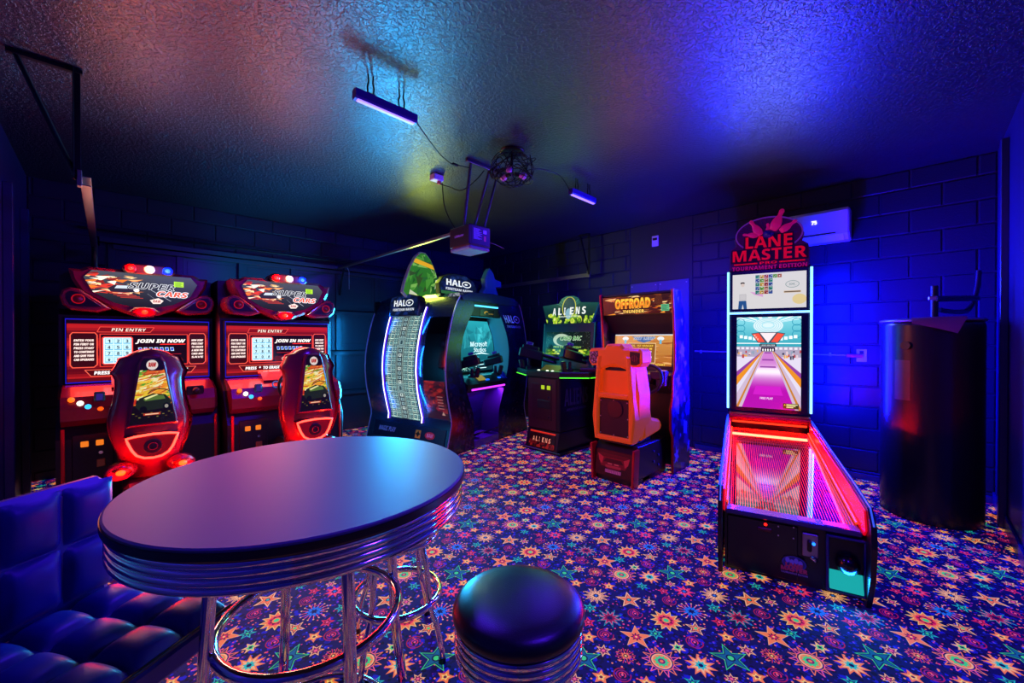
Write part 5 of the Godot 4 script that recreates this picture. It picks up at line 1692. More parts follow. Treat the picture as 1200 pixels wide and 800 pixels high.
func planet_screen() -> ImageTexture:
	var c := CV.new(640, 384, hexc("08180e"))
	rng.seed = 111
	for i in 120:
		c.oval(rng.randf() * 640, rng.randf() * 280, 2, 2, hexc("cfe8d0"))
	c.oval(240, 140, 130, 110, hexc("5a7a6a"))
	c.oval(225, 130, 118, 100, hexc("b8ccb0"))
	c.oval(250, 150, 90, 76, hexc("3a5a48"))
	c.text("CARD BAC", 210, 70, 300, 70, hexc("eaf6e0"), 0.2, 3)
	c.text("CARD BAC", 212, 72, 296, 64, hexc("4aa040"), 0.2)
	c.rect(0, 290, 640, 94, hexc("2a5a10"))
	for i in 50:
		c.oval(rng.randf() * 640, rng.randf_range(300, 384), 22, 16, hexc(["a8c828", "5a8a18", "d8e050"][i % 3]))
	c.text("PRESS START TO CONTINUE", 120, 240, 400, 30, hexc("b8f060"))
	return c.tex()

func dark_creature_print() -> ImageTexture:
	var c := CV.new(512, 512, hexc("07080c"))
	rng.seed = 121
	for i in 120:
		c.oval(rng.randf() * 512, rng.randf() * 512, rng.randf_range(10, 60), rng.randf_range(6, 30), Color(hexc(["14202c", "0a0c14", "2a3038", "1c2818"][i % 4]), 0.5))
	return c.tex()

func build_pedestal_shooter() -> void:
	var o := thing("pedestal_shooter", "green-lit shooting cabinet on a dark pedestal with two mounted guns", "arcade machine", Vector3(3.75, 0, -3.21), -PI / 2)
	var black := mat("cabinet black", Color.BLACK)
	var dark := mat("dark plastic", Color.BLACK)
	var maroon := mat("maroon panel", Color(0.24, 0.05, 0.08), 0.4)
	put(o, "foot_plate", MB.new().prism(pl([[-0.3, 0.0], [0.3, 0.0], [0.3, 0.03], [-0.3, 0.03]]), -1.0, 0.06, 0.006), dark)
	put(o, "base_wedge", MB.new().at(-0.25, 0, 0, 0, 90, 0).prism(pl([[0.9, 0.03], [-0.05, 0.03], [-0.0, 0.25], [0.9, 0.25]]), 0.0, 0.5, 0.006), black)
	# lit lower box
	var lb := CV.new(384, 224, hexc("1c0204"))
	rng.seed = 131
	for i in 60:
		lb.oval(rng.randf() * 384, rng.randf_range(120, 224), rng.randf_range(10, 30), rng.randf_range(10, 34), hexc(["5a0a0c", "8a1410", "2a0406"][i % 3]))
	lb.grad(0, 0, 384, 24, hexc("ff3a20"), hexc("a01410"))
	var s := "ALIENS"
	for i in 6:
		lb.text(s[i], 54 + i * 48, 80, 10 if s[i] == "I" else 28, 64, hexc("ff9a80"))
	put(o, "lower_box_sign", MB.new().quad(Vector3(-0.2, 0.05, 0.052), Vector3(0.2, 0.05, 0.052), Vector3(0.2, 0.235, 0.01), Vector3(-0.2, 0.235, 0.01)), lit_print("lower box print", lb.tex(), 0.9))
	panel_light(o, "lower_glow", Vector3(0, 0.15, 0.05), Vector2(0.36, 0.16), Color(1.0, 0.08, 0.05), 0.06)
	put(o, "pedestal", MB.new().box(Vector3(0, 0.575, -0.36), Vector3(0.5, 0.65, 0.72), 0.012), black)
	var front := put(o, "coin_panel", MB.new().box(Vector3(-0.02, 0.575, 0.003), Vector3(0.45, 0.62, 0.014), 0.006), maroon)
	put(front, "coin_door", MB.new().box(Vector3(-0.02, 0.6, 0.012), Vector3(0.32, 0.44, 0.01), 0.006), mat("maroon door", Color(0.2, 0.04, 0.07), 0.35))
	put(front, "coin_flap", MB.new().box(Vector3(0.02, 0.57, 0.02), Vector3(0.2, 0.1, 0.008), 0.004), dark)
	for q in [-0.045, 0.045]:
		put(front, "coin_slot_light", MB.new().box(Vector3(0.05 + q, 0.775, 0.016), Vector3(0.055, 0.05, 0.012), 0.006), glow("slot yellow green", Color(0.75, 0.85, 0.1), 0.9))
	for q in [[0.1, 0.66], [0.1, 0.42]]:
		put(front, "lock", MB.new().cyl(Vector3(q[0], q[1], 0.015), Vector3(q[0], q[1], 0.024), 0.012, 12), mat("chrome", Color.BLACK))
	# side lettering
	letters(o, "side_lettering", "ALIENS", mat("side letter grey", Color(0.3, 0.32, 0.4), 0.4), Vector3(0.2525, 0.66, -0.33), 0.2, 0.48, 0.003, Vector3(0, 90, 0))
	letters(o, "side_lettering", "ARMAGEDDON", mat("side letter grey", Color.BLACK), Vector3(0.2525, 0.51, -0.33), 0.03, 0.4, 0.002, Vector3(0, 90, 0))
	# wide control deck
	var deck := pl([[-0.26, 0.02], [0.26, 0.02], [0.52, -0.2], [0.54, -0.5], [0.42, -0.62], [-0.42, -0.62], [-0.66, -0.5], [-0.64, -0.2]])
	var dk := put(o, "control_deck", MB.new().at(0, 0.9, 0, 90, 0, 0).prism(PackedVector2Array(Array(deck).map(func(p): return Vector2(p.x, p.y))), 0.0, -0.07, 0.01), black)
	var gl := glow("green strip", Color(0.35, 1.0, 0.1), 1.3)
	for q in [[Vector3(-0.645, 0.905, -0.2), Vector3(-0.265, 0.905, 0.025)], [Vector3(0.265, 0.905, 0.025), Vector3(0.525, 0.905, -0.2)], [Vector3(0.53, 0.905, -0.22), Vector3(0.545, 0.905, -0.5)]]:
		put(dk, "green_strip_light", MB.new().tube([q[0], q[1]], 0.006, 6), gl)
	put(dk, "glowing_deck_card", MB.new().at(-0.02, 0.99, -0.18, -62, 0, 0).box(Vector3.ZERO, Vector3(0.3, 0.16, 0.01), 0.004), glow("deck card", Color(0.5, 0.5, 0.2), 0.35))  # card on the deck, brightened by a faint added glow
	for x in [-0.12, 0.02, 0.1]:
		put(dk, "start_light", MB.new().ball(Vector3(x, 0.972, -0.05), Vector3(0.018, 0.01, 0.018), 12), glow("start white", Color(0.9, 1.0, 0.85), 2.0))
	gun(o, Vector3(-0.46, 0.97, -0.24), -55.0, 1.25)
	gun(o, Vector3(0.24, 0.97, -0.2), -12.0, 1.2)
	put(dk, "gun_holster", MB.new().at(0.42, 0.99, -0.34, 0, 30, 0).box(Vector3.ZERO, Vector3(0.2, 0.05, 0.16), 0.012), mat("maroon panel", Color.BLACK))
	# monitor housing and screen
	put(o, "monitor_housing", MB.new().at(-0.42, 0, 0, 0, 90, 0).prism(pl([[0.46, 0.95], [0.52, 1.57], [1.0, 1.57], [1.05, 0.05], [0.7, 0.05], [0.6, 0.92]]), 0.0, 0.84, 0.008), black)
	var tl := Transform3D(Basis.from_euler(Vector3(deg_to_rad(-5.5), 0, 0)), Vector3(0, 1.27, -0.48))
	var bz := MB.new(); bz.t = tl
	bz.box(Vector3(0, 0, 0), Vector3(0.8, 0.6, 0.02), 0.006)
	put(o, "screen_bezel", bz, mat("bezel teal", Color(0.05, 0.14, 0.18), 0.35))
	var sc := MB.new(); sc.t = tl
	sc.quad(Vector3(-0.355, -0.115, 0.012), Vector3(0.355, -0.115, 0.012), Vector3(0.355, 0.18, 0.012), Vector3(-0.355, 0.18, 0.012), Vector3(0, 0, 1))
	put(o, "screen", sc, lit_print("planet screen", planet_screen(), 1.0, 0.2), "green and black game screen")
	panel_light(o, "screen_glow", Vector3(0, 1.3, -0.44), Vector2(0.7, 0.28), Color(0.5, 1.0, 0.55), SCREEN_POWER * 0.09)
	for q in [-0.405, 0.405]:
		var e := MB.new(); e.t = tl
		put(o, "monitor_edge_light", e.box(Vector3(q, 0, 0.008), Vector3(0.012, 0.6, 0.01), 0.003), glow("teal edge", Color(0.08, 0.45, 0.5), 0.5))
	# marquee
	var mq := pl([[-0.45, 0.25], [-0.17, 0.27], [-0.13, 0.33], [-0.06, 0.36], [0.06, 0.36], [0.13, 0.33], [0.17, 0.27], [0.45, 0.25], [0.36, 0.02], [0.34, 0.0], [-0.34, 0.0], [-0.36, 0.02]])
	put(o, "marquee_sign", MB.new().at(0, 1.56, -0.5, -6, 0, 0).prism(mq, -0.02, 0.012), lit_print("green marquee", green_marquee(), 0.95), "backlit green marquee reading ALIENS")
	put(o, "marquee_box", MB.new().box(Vector3(0, 1.66, -0.62), Vector3(0.6, 0.2, 0.16), 0.02), dark)
	panel_light(o, "marquee_glow", Vector3(0, 1.75, -0.46), Vector2(0.7, 0.3), Color(0.5, 1.0, 0.7), SCREEN_POWER * 0.1)

# ================================================================ off-road driving cabinet with its seat
func dust_marquee() -> ImageTexture:
	var c := CV.new(1024, 288, hexc("2a1208"))
	rng.seed = 141
	for i in 120:
		var x := rng.randf() * 1024
		var y := rng.randf() * 288
		c.poly([Vector2(x, y), Vector2(x + rng.randf_range(60, 260), y + rng.randf_range(-40, 20)), Vector2(x + rng.randf_range(60, 220), y + rng.randf_range(8, 36))], hexc(["c85a14", "5a2408", "f09a30", "1a0a06", "8a4418", "ffd890", "30180c"][i % 7]))
	c.oval(110, 180, 110, 90, hexc("1c1412"))
	c.text("OFFROAD", 205, 40, 520, 150, hexc("1a0a04"), 0.06, 22)
	c.text("OFFROAD", 205, 40, 520, 150, hexc("c87a10"), 0.06, 10)
	c.text("OFFROAD", 205, 40, 520, 150, hexc("ffd23a"), 0.06, 3)
	c.text("OFFROAD", 209, 86, 516, 100, hexc("f07a18"), 0.06)
	c.text("THUNDER", 317, 220, 320, 48, hexc("1a0a04"), 0.06, 10)
	c.text("THUNDER", 317, 220, 320, 48, hexc("ffd860"), 0.06, 2)
	c.oval(850, 90, 56, 74, hexc("5a3010"))
	for i in 4:
		c.ring(850, 90, 56 - i * 14, 74 - i * 18, 6, hexc("201008"))
	c.rect(880, 160, 110, 100, hexc("4cc08a"))
	for i in 5:
		c.rect(892, 174 + i * 16, 86 - (i % 2) * 20, 7, hexc("0f5a38"))
	return c.tex()

func desert_screen() -> ImageTexture:
	var c := CV.new(768, 448, hexc("c87a30"))
	c.grad(0, 0, 768, 448, hexc("e0a050"), hexc("b06a24"))
	rng.seed = 151
	for i in 70:
		var x := rng.randf() * 768
		var y := rng.randf() * 448
		c.poly([Vector2(x, y), Vector2(x + rng.randf_range(100, 340), y + rng.randf_range(-24, 24)), Vector2(x + rng.randf_range(60, 260), y + rng.randf_range(8, 30))], hexc(["d89048", "a85c20", "eeb870", "c07030"][i % 4]))
	c.rect(0, 0, 768, 16, hexc("d8e4f0"))
	c.poly(v2s([[240, 30], [560, 30], [480, 100], [400, 120], [330, 100]]), hexc("3a6ab0"))
	c.text("SKY LEAP", 262, 32, 280, 44, hexc("f8f0d0"), 0.2, 4)
	c.text("SKY LEAP", 262, 32, 280, 44, hexc("2a70c8"), 0.2)
	for x in [150, 620]:
		c.oval(x, 60, 44, 30, hexc("f0f4f8"))
		c.rect(x - 14, 76, 28, 60, hexc("6ac0e0"))
	c.rect(190, 130, 370, 280, hexc("8a5418"))
	c.path(v2s([[190, 130], [560, 130], [560, 410], [190, 410]]), 8, hexc("f4d8a0"))
	c.text("POS.  1ST HANGER", 220, 150, 310, 30, hexc("ffe04a"))
	for i in 5:
		for q in 6:
			c.rect(220 + q * 52, 198 + i * 40, 40 - (i * 5 + q * 7) % 16, 22, hexc("ffd040") if i % 2 == 0 else hexc("f8f0c0"))
	c.text("PRESS START", 440, 420, 250, 24, hexc("fff060"))
	return c.tex()

func rear_print() -> ImageTexture:
	var c := CV.new(512, 448, hexc("240608"))
	for i in 14:
		c.line(Vector2(256 - 200 + i * 4, 60 + i * 14), Vector2(256 + 200 - i * 4, 60 + i * 14), 4, hexc("8a2a20"))
	c.poly(v2s([[110, 120], [400, 120], [440, 240], [400, 330], [110, 330], [70, 240]]), hexc("7a1c18"))
	c.poly(v2s([[150, 140], [360, 140], [390, 210], [120, 210]]), hexc("1a0808"))
	c.poly(v2s([[40, 70], [120, 130], [100, 260], [60, 200]]), hexc("d8503a"))
	c.poly(v2s([[472, 70], [392, 130], [412, 260], [452, 200]]), hexc("d8503a"))
	c.rect(150, 260, 210, 44, hexc("c8583a"))
	c.rect(180, 220, 60, 24, hexc("e09a60"))
	c.rect(270, 220, 60, 24, hexc("e09a60"))
	c.oval(120, 350, 60, 56, hexc("0a0406"))
	c.oval(392, 350, 60, 56, hexc("0a0406"))
	c.rect(150, 340, 212, 60, hexc("e8b8a8"))
	for i in 10:
		c.rect(158 + i * 20, 346, 6, 48, hexc("5a1414"))
	return c.tex()

func side_art_print() -> ImageTexture:
	var c := CV.new(384, 1024, hexc("120824"))
	rng.seed = 161
	for i in 170:
		var x := rng.randf() * 384
		var y := rng.randf() * 1024
		c.poly(c.star(x, y, rng.randf_range(10, 70), rng.randf_range(0.3, 0.7), 3 + i % 4, rng.randf() * 3), hexc(["241048", "0e0618", "3e1454", "522260", "060310", "7a6a92", "2a142e"][i % 7]))
	return c.tex()

func build_driver() -> void:
	var o := thing("driving_cabinet", "off-road driving cabinet with red edges and orange bucket seat", "arcade machine", Vector3(4.05, 0, -2.16), -PI / 2)
	var black := mat("cabinet black", Color.BLACK)
	var dark := mat("dark plastic", Color.BLACK)
	var red := mat("red t-moulding", Color(0.8, 0.05, 0.1), 0.3)
	# neon orange plastic, with a steady glow added for its fluorescence under the blacklights
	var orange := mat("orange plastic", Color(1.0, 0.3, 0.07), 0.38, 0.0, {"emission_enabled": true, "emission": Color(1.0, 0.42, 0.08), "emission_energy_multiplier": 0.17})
	var prof := pl([[0.0, 1.86], [-0.035, 1.86], [-0.0, 1.6], [0.03, 1.3], [0.03, 1.05], [-0.02, 0.98], [-0.02, 0.78], [-0.07, 0.66], [-0.07, 0.45], [-0.02, 0.36], [-0.02, 0.0], [0.38, 0.0], [0.38, 1.0], [0.3, 1.4], [0.13, 1.86]])
	for s in [-1.0, 1.0]:
		var m := MB.new().at(s * 0.42 - 0.012, 0, 0, 0, 90, 0)
		m.prism(prof, 0.0, 0.024)
		var side := put(o, "side_panel", m, print_mat("side art", side_art_print(), 0.35), "violet printed side panel")
		var edge := []
		for i in 11:
			edge.append(Vector3(s * 0.42, maxf(prof[i].y, 0.01), -prof[i].x + 0.004))
		put(side, "red_edge", MB.new().tube(edge, 0.014, 6), red)
	put(o, "top_board", MB.new().box(Vector3(0, 1.845, -0.055), Vector3(0.82, 0.025, 0.14), 0.004), black)
	put(o, "back_board", MB.new().box(Vector3(0, 0.7, -0.355), Vector3(0.82, 1.36, 0.03), 0.0), black)
	put(o, "marquee_sign", MB.new().quad(Vector3(-0.4, 1.63, -0.005), Vector3(0.4, 1.63, -0.005), Vector3(0.4, 1.825, 0.02), Vector3(-0.4, 1.825, 0.02)), lit_print("dust marquee", dust_marquee(), 1.0), "backlit orange marquee reading OFFROAD THUNDER")
	put(o, "marquee_box", MB.new().box(Vector3(0, 1.725, -0.08), Vector3(0.8, 0.2, 0.12), 0.004), black)
	panel_light(o, "marquee_glow", Vector3(0, 1.72, 0.04), Vector2(0.7, 0.16), Color(1.0, 0.6, 0.25), SCREEN_POWER * 0.16)
	put(o, "speaker_panel", MB.new().at(0, 1.53, -0.12, 32, 0, 0).box(Vector3.ZERO, Vector3(0.81, 0.26, 0.02), 0.003), mat("speaker board", Color(0.1, 0.05, 0.12), 0.5))
	put(o, "monitor_board", MB.new().at(0, 1.23, -0.17, -6, 0, 0).box(Vector3.ZERO, Vector3(0.81, 0.5, 0.03), 0.003), mat("monitor board", Color(0.1, 0.05, 0.05), 0.4))
	put(o, "screen", MB.new().at(0, 1.24, -0.152, -6, 0, 0).quad(Vector3(-0.34, -0.17, 0.003), Vector3(0.34, -0.17, 0.003), Vector3(0.34, 0.17, 0.003), Vector3(-0.34, 0.17, 0.003), Vector3(0, 0, 1)), lit_print("desert screen", desert_screen(), 1.0, 0.2), "orange desert game screen")
	panel_light(o, "screen_glow", Vector3(0, 1.24, -0.12), Vector2(0.64, 0.32), Color(1.0, 0.6, 0.22), SCREEN_POWER * 0.2)
	var dash := put(o, "dashboard", MB.new().at(-0.405, 0, 0, 0, 90, 0).prism(pl([[0.12, 1.02], [-0.03, 0.99], [-0.06, 0.88], [0.0, 0.8], [0.14, 0.78]]), 0.0, 0.81, 0.012), dark)
	put(dash, "shifter_box", MB.new().box(Vector3(0.33, 0.96, 0.06), Vector3(0.1, 0.16, 0.1), 0.012), mat("shifter grey", Color(0.25, 0.25, 0.32), 0.35))
	put(dash, "key_switch", MB.new().cyl(Vector3(-0.25, 0.93, 0.04), Vector3(-0.25, 0.94, 0.065), 0.02, 12), mat("chrome", Color.BLACK))
	var sw := put(o, "steering_wheel", MB.new().at(0.22, 0.95, 0.16, 70, 0, 0).tube(ring_pts(0.15, 0, 36), 0.016, 10, true), dark)
	put(sw, "hub", MB.new().at(0.22, 0.95, 0.16, 70, 0, 0).lathe([Vector2(0, -0.04), Vector2(0.05, -0.04), Vector2(0.045, 0.015), Vector2(0, 0.025)], 20, 1, 1, false), dark)
	for a in [1.57, 3.66, 5.76]:
		put(sw, "spoke", MB.new().at(0.22, 0.95, 0.16, 70, 0, 0).box(Vector3(cos(a) * 0.09, 0, sin(a) * 0.09), Vector3(0.11 * absf(cos(a)) + 0.025, 0.012, 0.11 * absf(sin(a)) + 0.025), 0.004), dark)
	put(sw, "column", MB.new().cyl(Vector3(0.22, 0.93, 0.12), Vector3(0.22, 0.9, 0.0), 0.03, 12), dark)
	put(o, "kick_panel", MB.new().box(Vector3(0, 0.42, -0.14), Vector3(0.81, 0.76, 0.02), 0.0), black)
	put(o, "coin_light", MB.new().cyl(Vector3(0.05, 0.6, -0.13), Vector3(0.05, 0.6, -0.12), 0.014, 12), glow("dim blue dot", Color(0.15, 0.2, 0.9), 0.8))
	var ft := put(o, "foot_tray", MB.new().at(0, 0.2, 0.16, 8, 0, 0).box(Vector3.ZERO, Vector3(0.46, 0.03, 0.34), 0.006), dark)
	for i in 7:
		put(ft, "tread_rib", MB.new().at(0, 0.2, 0.16, 8, 0, 0).box(Vector3(0, 0.02, -0.13 + i * 0.043), Vector3(0.44, 0.012, 0.016), 0.003), mat("tread violet", Color(0.16, 0.14, 0.26), 0.4))
	put(o, "floor_beam", MB.new().box(Vector3(0.14, 0.09, 0.25), Vector3(0.4, 0.16, 0.5), 0.01), black)

	# bucket seat: shell, headrest, cushion, printed base
	var cx := 0.14
	var st := Node3D.new()
	st.name = "bucket_seat"
	o.add_child(st, true)
	tag(st, "orange plastic bucket seat seen from behind")
	# back shell as a frame round a dark speaker panel
	var out := both([[0, 1.24], [0.17, 1.2], [0.2, 1.0], [0.225, 0.85], [0.225, 0.62], [0.2, 0.44], [0.17, 0.4], [0, 0.4]])
	for i in out.size(): out[i].x += cx
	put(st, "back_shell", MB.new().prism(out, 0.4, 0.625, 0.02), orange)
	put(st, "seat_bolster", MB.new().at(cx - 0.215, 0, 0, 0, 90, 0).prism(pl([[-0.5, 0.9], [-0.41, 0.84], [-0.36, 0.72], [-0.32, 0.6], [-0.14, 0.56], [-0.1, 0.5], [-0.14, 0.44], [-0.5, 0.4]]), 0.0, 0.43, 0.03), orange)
	var upper := pl([[cx - 0.15, 1.07], [cx + 0.15, 1.07], [cx + 0.16, 0.84], [cx - 0.16, 0.84]])
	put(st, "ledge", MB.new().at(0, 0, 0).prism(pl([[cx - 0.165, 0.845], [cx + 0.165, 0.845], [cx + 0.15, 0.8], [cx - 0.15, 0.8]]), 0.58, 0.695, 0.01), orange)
	for s in [-1.0, 1.0]:
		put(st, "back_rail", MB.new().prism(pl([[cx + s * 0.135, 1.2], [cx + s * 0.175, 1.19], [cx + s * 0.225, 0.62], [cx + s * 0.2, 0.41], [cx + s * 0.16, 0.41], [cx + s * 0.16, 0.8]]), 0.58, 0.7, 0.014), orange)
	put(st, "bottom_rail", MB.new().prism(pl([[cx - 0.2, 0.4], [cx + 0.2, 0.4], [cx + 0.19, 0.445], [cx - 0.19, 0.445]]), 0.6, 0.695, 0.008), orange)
	var spk := put(st, "speaker_panel", MB.new().prism(pl([[cx - 0.155, 0.79], [cx + 0.155, 0.79], [cx + 0.16, 0.445], [cx - 0.16, 0.445]]), 0.6, 0.668, 0.002), mat("speaker board brown", Color(0.12, 0.05, 0.06), 0.5))
	put(spk, "speaker_cone", MB.new().at(cx + 0.01, 0.7, 0.673, 90, 0, 0).lathe([Vector2(0.085, 0), Vector2(0.08, 0.006), Vector2(0.03, 0.002), Vector2(0, 0.004)], 28), dark)
	for q in [[-0.14, 0.77], [0.0, 0.78], [0.14, 0.77], [-0.145, 0.62], [0.145, 0.62], [-0.145, 0.46], [0.0, 0.455], [0.145, 0.46]]:
		put(spk, "bolt", MB.new().cyl(Vector3(cx + q[0], q[1], 0.672), Vector3(cx + q[0], q[1], 0.677), 0.006, 8), mat("screw", Color.BLACK))
	put(st, "slot", MB.new().box(Vector3(cx - 0.01, 1.075, 0.624), Vector3(0.22, 0.032, 0.01), 0.002), mat("slot black", Color(0.015, 0.012, 0.012), 0.6))
	var hr := both([[0, 1.315], [0.075, 1.312], [0.105, 1.275], [0.255, 1.27], [0.28, 1.245], [0.285, 1.15], [0.25, 1.1], [0.19, 1.105], [0.17, 1.06], [0, 1.115]])
	for i in hr.size(): hr[i].x += cx
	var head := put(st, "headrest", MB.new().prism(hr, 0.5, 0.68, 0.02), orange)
	var ws := CV.new(192, 160, hexc("241c20"))
	rng.seed = 171
	for i in 120:
		ws.oval(rng.randf() * 192, rng.randf() * 160, rng.randf_range(3, 14), rng.randf_range(3, 9), hexc(["d8c8c0", "8a7a78", "3a3034", "a89088"][i % 4]))
	put(head, "left_decal", MB.new().prism(pl([[cx - 0.265, 1.235], [cx - 0.17, 1.245], [cx - 0.165, 1.125], [cx - 0.235, 1.12], [cx - 0.262, 1.155]]), 0.67, 0.684), print_mat("worn decal", ws.tex()), "worn scratched decal")
	var rd := CV.new(192, 160, hexc("140a0e"))
	rd.path(v2s([[30, 80], [70, 50], [60, 80], [70, 110]]), 8, hexc("8a2a30"))
	rd.path(v2s([[162, 80], [122, 50], [132, 80], [122, 110]]), 8, hexc("8a2a30"))
	rd.line(Vector2(96, 44), Vector2(96, 116), 10, hexc("a83038"))
	put(head, "right_decal", MB.new().prism(pl([[cx + 0.17, 1.245], [cx + 0.265, 1.235], [cx + 0.265, 1.14], [cx + 0.235, 1.12], [cx + 0.165, 1.125]]), 0.67, 0.684), print_mat("dark decal", rd.tex()))
	# base box under the seat
	var bb := put(st, "base_box", MB.new().at(cx - 0.21, 0, 0, 0, 90, 0).prism(pl([[-0.04, 0.06], [-0.69, 0.06], [-0.66, 0.3], [-0.6, 0.36], [-0.04, 0.36]]), 0.0, 0.42, 0.006), dark)
	put(bb, "rear_print", MB.new().quad(Vector3(cx - 0.2, 0.07, 0.695), Vector3(cx + 0.2, 0.07, 0.695), Vector3(cx + 0.2, 0.295, 0.67), Vector3(cx - 0.2, 0.295, 0.67)), print_mat("rear print", rear_print()), "printed truck rear on the seat base")
	for s in [-1.0, 1.0]:
		put(bb, "base_trim", MB.new().prism(pl([[cx + s * 0.21 - 0.012, 0.01], [cx + s * 0.21 + 0.012, 0.01], [cx + s * 0.225 + 0.012, 0.35], [cx + s * 0.225 - 0.012, 0.35]]), 0.62, 0.715, 0.004), red)
	put(bb, "slider_rail", MB.new().box(Vector3(cx, 0.385, 0.42), Vector3(0.3, 0.04, 0.44), 0.006), dark)
	for i in 4:
		put(bb, "side_bolt", MB.new().cyl(Vector3(cx + 0.213, 0.12 + 0.05 * i, 0.2 + 0.1 * (i % 2)), Vector3(cx + 0.222, 0.12 + 0.05 * i, 0.2 + 0.1 * (i % 2)), 0.012, 8), mat("bolt violet", Color(0.3, 0.3, 0.5), 0.3, 0.6))
	put(bb, "base_foot", MB.new().box(Vector3(cx, 0.03, 0.36), Vector3(0.4, 0.06, 0.6), 0.01), black)


# ================================================================ bowling machine
func alley_screen() -> ImageTexture:
	var c := CV.new(640, 1056, hexc("d8d0e4"))
	# hall ceiling
	c.grad(0, 0, 640, 380, hexc("86d4e0"), hexc("2a98ac"))
	for i in 9:
		c.poly(v2s([[320, 90], [-200 + i * 130, -20], [-150 + i * 130, -20]]), hexc("fafcff"))
	c.oval(320, 100, 150, 90, hexc("d2e8ee"))
	for k in 5:
		c.ring(320, 100, 150 - k * 22, 90 - k * 14, 4, hexc("86c4d0"))
	c.ring(320, 90, 60, 34, 5, hexc("9adbe6"))
	for s in [0, 1]:
		for k in 3:
			c.ring(40.0 if s == 0 else 600.0, 60 + k * 70, 44, 40, 6, hexc("1f8aa8"))
		for k in 4:
			var x := 30.0 + k * 46
			c.rect(x if s == 0 else 600 - x, 210 + k * 8, 34, 36, hexc("e8f6f8"))
	c.poly(v2s([[150, 190], [230, 176], [410, 176], [490, 190], [420, 300], [220, 300]]), hexc("3a4a5a"))
	c.poly(v2s([[160, 198], [226, 186], [290, 288], [226, 292]]), hexc("f0503a"))
	c.poly(v2s([[480, 198], [414, 186], [350, 288], [414, 292]]), hexc("f0503a"))
	c.poly(v2s([[240, 184], [400, 184], [320, 300]]), hexc("f6e0e4"))
	for i in 3:
		c.text("X", 176 + i * 16, 204 + i * 22, 20, 20, hexc("ffd8c8"))
	c.rect(236, 312, 168, 30, hexc("2a3440"))
	c.text("LANE MASTER", 250, 319, 140, 16, hexc("e8f0f4"))
	c.rect(0, 300, 240, 10, hexc("f6fafc"))
	c.rect(400, 300, 240, 10, hexc("f6fafc"))
	# back wall and crowd
	c.rect(0, 342, 640, 120, hexc("a89cb4"))
	for i in 14:
		c.rect(i * 48, 350, 30, 26, hexc("e4dce8"))
	rng.seed = 181
	for i in 46:
		var x := rng.randf() * 640
		if absf(x - 320) > 110:
			c.rect(x, rng.randf_range(380, 450), rng.randf_range(10, 26), rng.randf_range(16, 44), hexc(["b03a40", "8a9ab0", "e0a050", "3a3a50", "d8c0c8"][i % 5]))
	c.rect(250, 348, 140, 50, hexc("2a2038"))
	for i in 5:
		c.oval(270 + i * 25, 380, 7, 16, hexc("fafafa"))
	# lane
	c.poly(v2s([[268, 398], [372, 398], [640, 900], [640, 1056], [0, 1056], [0, 900]]), hexc("c4aec8"))
	c.poly(v2s([[0, 640], [262, 398], [270, 398], [0, 760]]), hexc("8a3a9a"))
	c.poly(v2s([[640, 640], [378, 398], [370, 398], [640, 760]]), hexc("8a3a9a"))
	c.poly(v2s([[0, 700], [266, 398], [272, 398], [0, 800]]), hexc("e08a20"))
	c.poly(v2s([[640, 700], [374, 398], [368, 398], [640, 800]]), hexc("e08a20"))
	c.poly(v2s([[0, 1040], [272, 398], [276, 398], [20, 1056], [0, 1056]]), hexc("c07828"))
	c.poly(v2s([[640, 1040], [368, 398], [364, 398], [620, 1056], [640, 1056]]), hexc("c07828"))
	for k in 72:
		var f := k / 71.0
		var yy := 404 + k * 9.1
		var half := lerpf(40, 262, f)
		var glowy := exp(-pow((f - 0.34) / 0.09, 2.0))
		var deep := smoothstep(0.42, 0.7, f)
		var col := hexc("c87ac8").lerp(hexc("f6e6f6"), glowy).lerp(hexc("b012a8"), deep)
		c.poly([Vector2(320 - half, yy), Vector2(320 + half, yy), Vector2(320 + half + 4, yy + 10), Vector2(320 - half - 4, yy + 10)], col)
		if k % 9 < 2 and f < 0.3:
			c.poly([Vector2(320 - half * 0.8, yy), Vector2(320 + half * 0.8, yy), Vector2(320 + half * 0.8, yy + 8), Vector2(320 - half * 0.8, yy + 8)], hexc("8a3a98"))
	c.poly(v2s([[200, 800], [440, 800], [470, 900], [170, 900]]), hexc("c81ec0"))
	for i in 24:
		var x := 70 + i * 21.5
		c.line(Vector2(320 + (x - 320) * 0.62, 900), Vector2(x, 1056), 2, hexc("a010a0"))
	c.text("FREE PLAY", 240, 926, 130, 26, hexc("fff4ff"), 0.1)
	c.rect(470, 984, 150, 60, hexc("3a3010"))
	c.poly(v2s([[478, 1008], [496, 1008], [487, 992]]), hexc("f0d020"))
	for i in 3:
		c.rect(502, 992 + i * 16, 108 - i * 20, 9, hexc("f0e8a0"))
	return c.tex()

